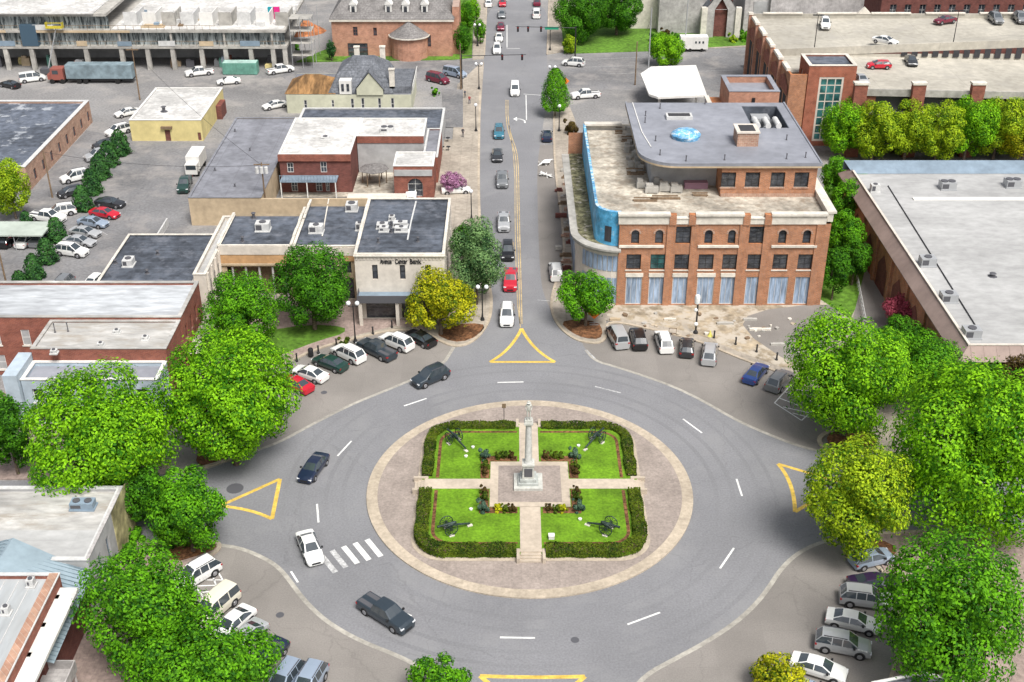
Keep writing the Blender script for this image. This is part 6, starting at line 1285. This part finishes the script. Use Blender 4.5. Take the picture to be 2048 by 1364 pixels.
# fence beside the big right building
a=G(1712,560,.14); c=G(1730,655,.14); r=thing('glass_fence',(a[0],a[1],.14),'pale railing running between the alley and the lawn strip','fence'); n=12
m=MB()
for i in range(n+1): t=i/n; x=a[0]*(1-t)+c[0]*t; y=a[1]*(1-t)+c[1]*t; m.cyl((x,y,.14),(x,y,1.3),.04,.04,5)
m.build('posts',M['metal'],r); m=MB(); m.cyl((a[0],a[1],1.3),(c[0],c[1],1.3),.05,.05,5); m.cyl((a[0],a[1],.7),(c[0],c[1],.7),.03,.03,5); m.build('rail',M['lightmetal'],r)
# trailer, container, food truck, box truck, kiosk bits
p=G(198,168); r=thing('semi_trailer',(p[0],p[1],0),'long blue grey curtain sided trailer in front of the construction frame','trailer'); x0=G(133,170)[0]; x1=G(276,158)[0]; y=p[1]
m=MB(); m.box(x0,y,1.1,x1,y+2.6,3.9); m.build('body',M['trailer'],r); m=MB(); m.box(x0,y+.2,.8,x1,y+2.4,1.1); m.build('chassis',M['blackmetal'],r)
for x in(x0+2.5,x0+3.8,x1-3.2): m=MB(); m.cyl((x,y,.5),(x,y+2.5,.5),.5,.5,12); m.build('wheel',M['tyre'],r)
p=G(110,165); r=thing('tractor_cab',(p[0],p[1],0),'red brown truck cab coupled to the long trailer','truck'); x=x0-3.2; m=MB(); m.box(x,y+.1,.8,x+2.6,y+2.5,3.1); m.box(x-.8,y+.3,.8,x,y+2.3,1.9); m.build('body',plain('cab_red',(.28,.09,.07),.5),r); m=MB(); m.box(x-.03,y+.3,1.95,x+.02,y+2.3,2.9); m.box(x+.4,y+.07,2.0,x+1.6,y+.12,2.8); m.build('windshield',M['carglass'],r)
for a in(x+.1,x+2.2): m=MB(); m.cyl((a,y+.05,.5),(a,y+2.5,.5),.5,.5,12); m.build('wheel',M['tyre'],r)
p=G(482,150); r=thing('green_container',(p[0],p[1],0),'pale green roll off container beside the construction frame','container'); x0=G(446,150)[0]; x1=G(517,146)[0]; y=p[1]; m=MB(); m.box(x0,y,.1,x1,y+2.5,2.5); 
for i in range(12): m.box(x0+.2+i*(x1-x0-.4)/12,y-.06,.2,x0+.35+i*(x1-x0-.4)/12,y-.001,2.4)
m.build('body',M['green'],r); m=MB(); m.box(x0+.2,y+.1,2.5,x1-.1,y+2.3,2.56); m.build('tarpaulin',mat('pale_green_tarp',(.35,.5,.45),.7,.1,1,.1,.5),r)
p=G(1388,104); r=thing('food_truck',(p[0],p[1],0),'white food trailer with small dark lettering in front of the church','food truck'); x0=G(1360,104)[0]; x1=G(1415,104)[0]; y=p[1]; m=MB(); m.box(x0,y,.6,x1,y+2.5,3.3); m.build('body',M['white'],r)
m=MB()
for i in range(3): m.box(x0+3.2+i*.8,y-.04,1.9,x0+3.6+i*.8,y-.002,2.4)
m.build('window',M['carglass'],r)
for a in(x0+1.2,x0+2.2,x1-1.3): m=MB(); m.cyl((a,y-.02,.4),(a,y+2.5,.4),.4,.4,12); m.build('wheel',M['tyre'],r)
p=G(390,345); r=thing('box_truck',(p[0],p[1],0),'white box truck parked beside the grey roofed building','truck'); x,y=p
m=MB(); m.box(x-1.15,y-.6,.9,x+1.15,y+4.4,3.1); m.build('cargo_box',M['white'],r); m=MB(); m.box(x-1.0,y-2.2,.5,x+1.0,y-.6,2.2); m.build('cab',M['white'],r); m=MB(); m.box(x-.85,y-2.23,1.35,x+.85,y-2.19,2.1); m.build('windshield',M['carglass'],r)
for sx in(-1,1):
    for dy in(-1.6,3.2): m=MB(); m.cyl((x+sx*.85,y+dy,.42),(x+sx*1.12,y+dy,.42),.42,.42,12); m.build('wheel',M['tyre'],r)
# motorcycles? brown net bags at the garden
# ================================================================ VEHICLES
g1='vehicles driving on the circle'; g2='cars queueing on the north street'; g3='cars parked in the bays round the square'; g4='vehicles in the west parking lot'; g5='cars on the garage decks'; g6='vehicles round the cross street'
V=[
('pickup','slate',737,1203,806,1246,'dark slate pickup truck with covered bed driving on the lower left of the circle',g1),
('sedan','white',610,1068,630,1116,'white sedan heading down the left side of the circle beside the crosswalk bars',g1),
('sedan','navy',641,912,611,952,'navy blue sedan on the upper left of the circle near the left yellow triangle',g1),
('suv','slate',885,741,836,762,'slate grey sport utility car on the circle left of the upper yellow triangle',g1),
('suv','white',1015,606,1013,652,'white sport utility car entering the circle at the end of the north street',g2),
('pickup','red',1022,535,1020,580,'red pickup second in the queue on the north street',g2),
('suv','black',1015,482,1016,520,'black car with pale nose behind the red pickup',g2),
('pickup','silver',1007,422,1008,462,'silver pickup in the queue level with the bank roof',g2),
('pickup','grey',1004,335,1005,380,'grey pickup in the queue level with the courtyard',g2),
('sedan','dark',994,290,995,327,'dark grey sedan on the north street between the teal car and grey pickup',g2),
('suv','teal',998,247,998,279,'teal car with white roof bars on the north street near the turn arrow',g2),
('suv','white',1115,560,1109,522,'white sport utility car at the right kerb beside the round corner tree',g2),
('sedan','navy',1094,284,1094,254,'small navy car parked at the right kerb of the north street',g2),
('van','white',1030,164,1030,194,'white van crossing the intersection on the north street',g2),
('suv','white',994,84,994,110,'white car waiting at the far stop line',g2),
('sedan','white',998,62,998,84,'white car second from the far stop line',g2),
('sedan','maroon',1001,40,1002,62,'maroon car third from the far stop line',g2),
('sedan','grey',1003,16,1004,38,'grey car fourth from the far stop line, at the left of the far street',g2),
('sedan','red',1005,-6,1005,14,'dark red car at the very top in the left lane',g2),
('van','white',1073,40,1073,14,'white van in the far right lane at the top of the street',g2),
('sedan','maroon',1074,14,1074,-8,'maroon car at the very top in the right lane',g2),
('sedan','white',977,14,977,-4,'white car on the far left kerb at the very top',g2),
('suv','white',1170,126,1124,122,'white sport utility car side on at the right corner of the cross street',g6),
('pickup','white',1198,186,1144,190,'white pickup parked beside the pointed street tree',g6),
('van','maroon',856,152,896,162,'maroon minivan left of the intersection',g6),
('van','paleblue',888,140,932,150,'pale blue silver van behind the maroon minivan',g6),
# north-west bays
('sedan','black',862,684,818,662,'black sedan parked in deep shade next to the yellow green tree',g3),
('suv','white',818,692,768,671,'white sport utility car parked between the dark pickup and the black sedan',g3),
('pickup','slate',780,710,726,684,'dark pickup parked in front of the bank beside the tall lamp',g3),
('suv','white',722,717,672,693,'white hatch backed car parked between the dark pickup and the green sedan',g3),
('sedan','green',688,733,632,712,'very dark green sedan parked beside the white sedan at the upper left bays',g3),
('sedan','white',648,754,590,734,'white sedan parked next to the red car',g3),
('sedan','red',618,777,566,752,'red car half hidden by the bright left tree',g3),
# north-east bays
('van','silver',1244,688,1226,655,'silver minivan leftmost in the upper right bays',g3),
('suv','black',1281,692,1272,658,'black car second from left in the upper right bays',g3),
('suv','white',1335,702,1321,660,'white sport utility car in the middle of the upper right bays',g3),
('hatch','dark',1373,710,1375,673,'dark hatchback right of the white car in the upper right bays',g3),
('suv','silver',1417,724,1422,686,'silver blue car below the first right bollard',g3),
('sedan','blue',1499,758,1525,728,'blue sedan alone in the right bays',g3),
('suv','grey',1543,776,1577,742,'grey car with pale roof beside the large right tree',g3),
# south-west bays
('suv','white',420,1130,362,1164,'boxy white sport utility car at the top of the lower left bays',g3),
('van','cream',455,1190,402,1236,'cream white minivan below the hatched bay',g3),
('sedan','white',487,1224,440,1266,'white sedan third in the lower left bays',g3),
('sedan','silver',512,1252,464,1296,'silver sedan half under the lower left tree',g3),
('sedan','navy',552,1290,508,1334,'navy sedan at the edge of the lower left tree',g3),
('suv','paleblue',585,1336,548,1386,'pale blue grey car cut by the bottom edge next to the tree',g3),
('suv','paleblue',630,1342,600,1392,'light blue car at the bottom edge, right of its twin',g3),
# south-east bays
('hatch','paleblue',1722,1118,1765,1108,'pale blue car partly hidden below the yellow green tree',g3),
('sedan','purple',1718,1164,1780,1160,'dark purple car in the shade at the right bays',g3),
('suv','silver',1702,1190,1764,1198,'silver white car partly under the right tree, upper one',g3),
('sedan','white',1676,1232,1738,1246,'white sedan between the silver cars at the right bays',g3),
('suv','silver',1634,1276,1740,1296,'large silver sport utility car with dark roof window at the lower right bays',g3),
('sedan','white',1592,1318,1684,1346,'white car with glass roof nearest the lower right bush',g3),
('sedan','paleblue',1570,1366,1660,1392,'pale car cut by the bottom edge beside the lower right bush',g3),
# west lot
('suv','white',168,348,132,356,'white car parked left of the evergreen row, upper',g4),
('hatch','dark',160,376,122,386,'dark car left of the evergreen row below the white one',g4),
('suv','white',140,418,100,424,'white car beside the lowest thick evergreens',g4),
('pickup','white',66,428,124,436,'white pickup beside the pale green carport',g4),
('sedan','white',40,488,66,466,'white sedan below the pale green carport',g4),
('sedan','grey',68,486,92,464,'grey sedan half behind an evergreen below the carport',g4),
('suv','black',2,490,28,464,'black car at the left edge below the carport',g4),
('sedan','dark',194,400,246,406,'black sedan topmost in the angled row right of the evergreens',g4),
('sedan','red',184,420,234,428,'red sedan in the angled row right of the evergreens',g4),
('sedan','paleblue',160,438,212,446,'pale blue sedan under the red one in the angled row',g4),
('sedan','silver',144,458,196,466,'silver sedan in the middle of the angled row',g4),
('sedan','silver',130,476,188,484,'silver grey sedan second from the bottom of the angled row',g4),
('suv','white',112,496,174,504,'white car lowest in the angled row',g4),
('suv','grey',138,556,108,586,'grey car near the long pale roof at the left',g4),
('hatch','white',198,552,172,576,'white hatchback against the wall of the black roofed shop',g4),
('pickup','green',374,352,364,382,'dark green pickup in front of the white box truck',g4),
('sedan','white',268,220,240,226,'white car touching the left wall of the yellow building',g4),
('suv','white',250,256,222,264,'white car at the top of the evergreen row',g4),
('suv','silver',208,306,184,312,'silver white car left of the upper evergreens',g4),
('hatch','dark',220,284,196,290,'dark hatchback left of the topmost evergreens',g4),
('pickup','white',424,140,372,146,'white pickup in front of the construction frame',g4),
('sedan','white',480,158,434,162,'white sedan in front of the green container',g4),
('pickup','white',534,142,586,134,'white work truck at the corner of the construction frame',g4),
('sedan','white',570,204,528,212,'white sedan beside the rusty roofed wing',g4),
('van','white',40,158,88,152,'white van left of the trailer cab',g4),
('sedan','black',34,170,4,164,'black car at the left edge below the construction frame',g4),
('sedan','white',888,378,936,376,'white topped car beside the lilac blossom tree',g6),
]
for k,c,a,b_,c2,d_,lab,g in V:
    z=.012
    veh(k,c,a,b_,c2,d_,lab,g,z=z)
for k,c,a,b_,c2,d_,z,lab in (('suv','white',1648,34,1653,58,12.52,'white car parked nose in at the rear wall of the top deck'),('sedan','white',1756,76,1786,82,12.52,'white sedan at the middle of the upper deck'),('sedan','maroon',1905,36,1876,40,12.52,'maroon car by the rear wall of the upper deck'),('suv','grey',1984,30,2000,42,12.52,'grey car by the rear wall right of the maroon one'),('suv','grey',2034,28,2048,42,12.52,'grey car at the right edge of the upper deck'),('hatch','red',1784,128,1732,128,12.0,'red hatchback on the lower ramp deck'),('sedan','dark',1818,110,1828,128,11.75,'dark sedan beside the divider wall of the garage'),('sedan','teal',1714,148,1732,166,12.1,'pale teal car by the front pier of the garage')):
    xq,yq=G((a+c2)/2,(b_+d_)/2,12.5)
    if z<12.5: z=11.53-.0218*(xq-49)
    else: t_=min(1,max(0,(245-yq)/22.4)); z=12.53+t_*((xq-49)*.0396-.5)*1.0+.03
    veh(k,c if c!='teal' else 'silver',a,b_,c2,d_,lab,g5,z=z)
veh('sedan','white',824,368,822,392,'white and dark car under the small brick store arch',g6,z=.14)
# ================================================================ TREES
tree(480,628,152,155,'dark green round tree in front of the tan shop, left of the bank','mid')
tree(622,572,158,155,'dense green round tree in front of the middle shop beside the bank','dark')
tree(880,602,136,112,'yellow green round tree at the street corner right of the bank','yellow')
tree(952,520,108,150,'greyish green loose tree behind the yellow green corner tree','grey')
tree(932,478,60,60,'small dark tree above the greyish corner tree','dark',tr=3.5)
tree(455,795,268,262,'big bright green tree in front of the grey roof at the left bays','bright',lobes=26,tr=2.2,dens=1.1)
tree(198,868,300,262,'largest left tree with bright green crown over the blue fronted shop','bright',lobes=30,tr=2.5,dens=1.1)
tree(372,1012,160,165,'mid green round tree above the ivy wall by the left triangle','mid',lobes=18)
tree(14,858,110,150,'dark tree cut by the left edge beside the side street','dark')
tree(300,985,120,110,'dark tree filling the gap behind the round left tree','dark')
tree(285,1212,240,240,'mid green tree over the lower left bays','mid',lobes=22,tr=2.2)
tree(398,1335,290,225,'wide mid green tree at the bottom left edge','mid',lobes=26,tr=2.2)
tree(880,1362,130,80,'small bright tree cut by the bottom edge','mid',tr=1)
tree(1173,588,112,100,'round green tree in the mulch bed at the right corner of the north street','mid')
tree(1706,748,255,232,'big bright green tree right of the upper right bays','bright',lobes=26,tr=2.4)
tree(1718,985,205,228,'yellow green tree over the right yellow triangle','lime',lobes=22,tr=2.4)
tree(1962,895,350,330,'largest tree at the right edge, bright green','bright',lobes=34,tr=3,dens=1.1)
tree(1903,1222,300,300,'big mid green tree over the lower right bays','mid',lobes=30,tr=2.5)
tree(1850,735,180,150,'mid green tree in front of the long ribbed roof edge','mid',lobes=18,tr=2)
tree(1945,760,110,110,'dark tree below the ribbed roof edge at the right','dark')
tree(2030,770,90,110,'reddish green tree at the right edge under the roof','red')
tree(1802,672,92,80,'dark green bushy tree below the pink blossom','dark')
tree(1803,618,72,46,'pink flowering crape myrtle by the big brick wall','magenta',cat='flowering tree',name='flowering_tree',group='flowering trees')
tree(905,362,52,34,'lilac flowering bush by the courtyard car','lilac',cat='flowering tree',name='flowering_tree',group='flowering trees',tr=.6)
tree(1560,1352,110,70,'olive bushy tree at the bottom right by the white car','yellow',tr=.4)
tree(1111,177,52,80,'pointed bright green street tree at the intersection','mid',cone=True,name='pointed_tree')
tree(1162,24,112,100,'large dark oak at the top beside the far street','dark',group='trees far behind',lobes=20)
tree(1235,14,100,90,'dark oak next to the stone church at the top','dark',group='trees far behind')
tree(1337,98,78,58,'bright green low tree beside the food truck','bright',group='trees far behind',tr=1)
tree(1140,88,30,34,'small light bush on the far verge','lime',group='trees far behind',tr=.3)
tree(1500,118,20,34,'small dark shrub at the garage corner','dark',group='trees far behind',tr=.3)
for i,(px,py,w,h,l) in enumerate(((1690,252,95,95,'bright'),(1752,258,100,105,'lime'),(1818,258,105,100,'lime'),(1880,262,100,105,'lime'),(1940,254,105,108,'bright'),(2000,250,110,110,'lime'),(2056,262,100,100,'yellow'))):
    tree(px,py,w,h,['leftmost green tree of the row before the garage','second tree from the left before the garage','third tree in the garage row, yellowish','fourth tree in the garage row, below the first gap','fifth tree in the garage row below a brick pier','sixth tree in the garage row, lime green','last tree of the garage row at the right edge'][i],l,'trees between the garage and the flat roof',tr=2)
for i,(px,py,w,h) in enumerate(((1672,350,66,70),(1700,410,80,90),(1690,470,80,95),(1672,540,60,80),(1712,515,60,70))):
    tree(px,py,w,h,['topmost tree in the gap between brick building and big roof','second tree down in the narrow gap','middle tree in the narrow gap','lower left tree in the narrow gap','lower right tree in the narrow gap by the wall'][i],'dark' if i>2 else 'mid','trees in the gap beside the brick building',tr=2)
tree(18,372,84,100,'bright yellow green tree at the left edge beside the warehouse','lime',group='trees round the west lot')
ev=[(238,284),(216,306),(198,332),(182,362),(164,395),(112,458),(92,500),(66,532),(40,566),(52,440),(8,606)]
en=['topmost','second','third','fourth','fifth','sixth','seventh','eighth','ninth']
for i,(px,py) in enumerate(ev):
    lab='%s evergreen down the row beside the parking lot'%en[i] if i<9 else ('small evergreen behind the pale green carport' if i==9 else 'dark evergreen at the left edge above the long pale roof')
    tree(px,py,38 if i<9 else (26 if i==9 else 56),50 if i<9 else 36,lab,'evergreen','evergreens in the west parking lot',cone=True,name='evergreen_tree',tr=.1,size=.3,lobes=14)
for i,(px,py,w,h,l) in enumerate(((934,30,34,50,'mid'),(960,60,26,50,'mid'),(948,20,26,40,'bright'),(662,98,20,34,'evergreen'),(925,75,40,50,'dark'))):
    tree(px,py,w,h,['green tree right of the brick hall','slim street tree by the far left walk','bright small tree at the top left of the far street','dark shrub at the left corner of the brick hall','dark bush by the side of the brick hall'][i],l,'trees round the brick hall',tr=1)
for i,(px,py,r,l,lab) in enumerate(((1306,80,1.2,'dark','dark shrub left of the church side door'),(1330,72,1.4,'red','reddish shrub in the church bed, middle'),(1350,76,1.1,'dark','dark shrub in the church bed, right'),(1396,60,1.3,'yellow','yellowish conical shrub left of the church portal'),(1490,78,1.6,'mid','green bush strip right of the church portal'),(1465,80,1.2,'lime','light bush beside the church portal'),(870,186,1.0,'mid','green shrub in the yard beside the cream house'),(815,184,.9,'dark','dark shrub by the cream house wall'),(1140,262,1.6,'red','brown withered bush at the top end of the blue wall'),(590,100,1.2,'dark','shrub near the scaffold'))):
    p=G(px,py,.5); bush_at(p[0],p[1],.1,r,r*.9,lab,l,'shrubs',size=.3)
for i,(px,py,l) in enumerate(((330,1085,'dark'),(270,1075,'mid'),(255,1105,'mid'),(395,985,'dark'),(450,700,'hedge'),(400,650,'dark'),(690,690,'hedge'))):
    p=G(px,py,.5); bush_at(p[0],p[1],.12,1.1,.8,['dark shrub under the tree by the ivy wall','low green shrub at the foot of the ivy wall','low shrub nearest the metal porch roof','shrub under the round left tree','shrub in the verge under the dark green tree','shrub between the red wall and the dark green tree','shrub at the right end of the verge by the tall lamp'][i],l,'shrubs',size=.22)
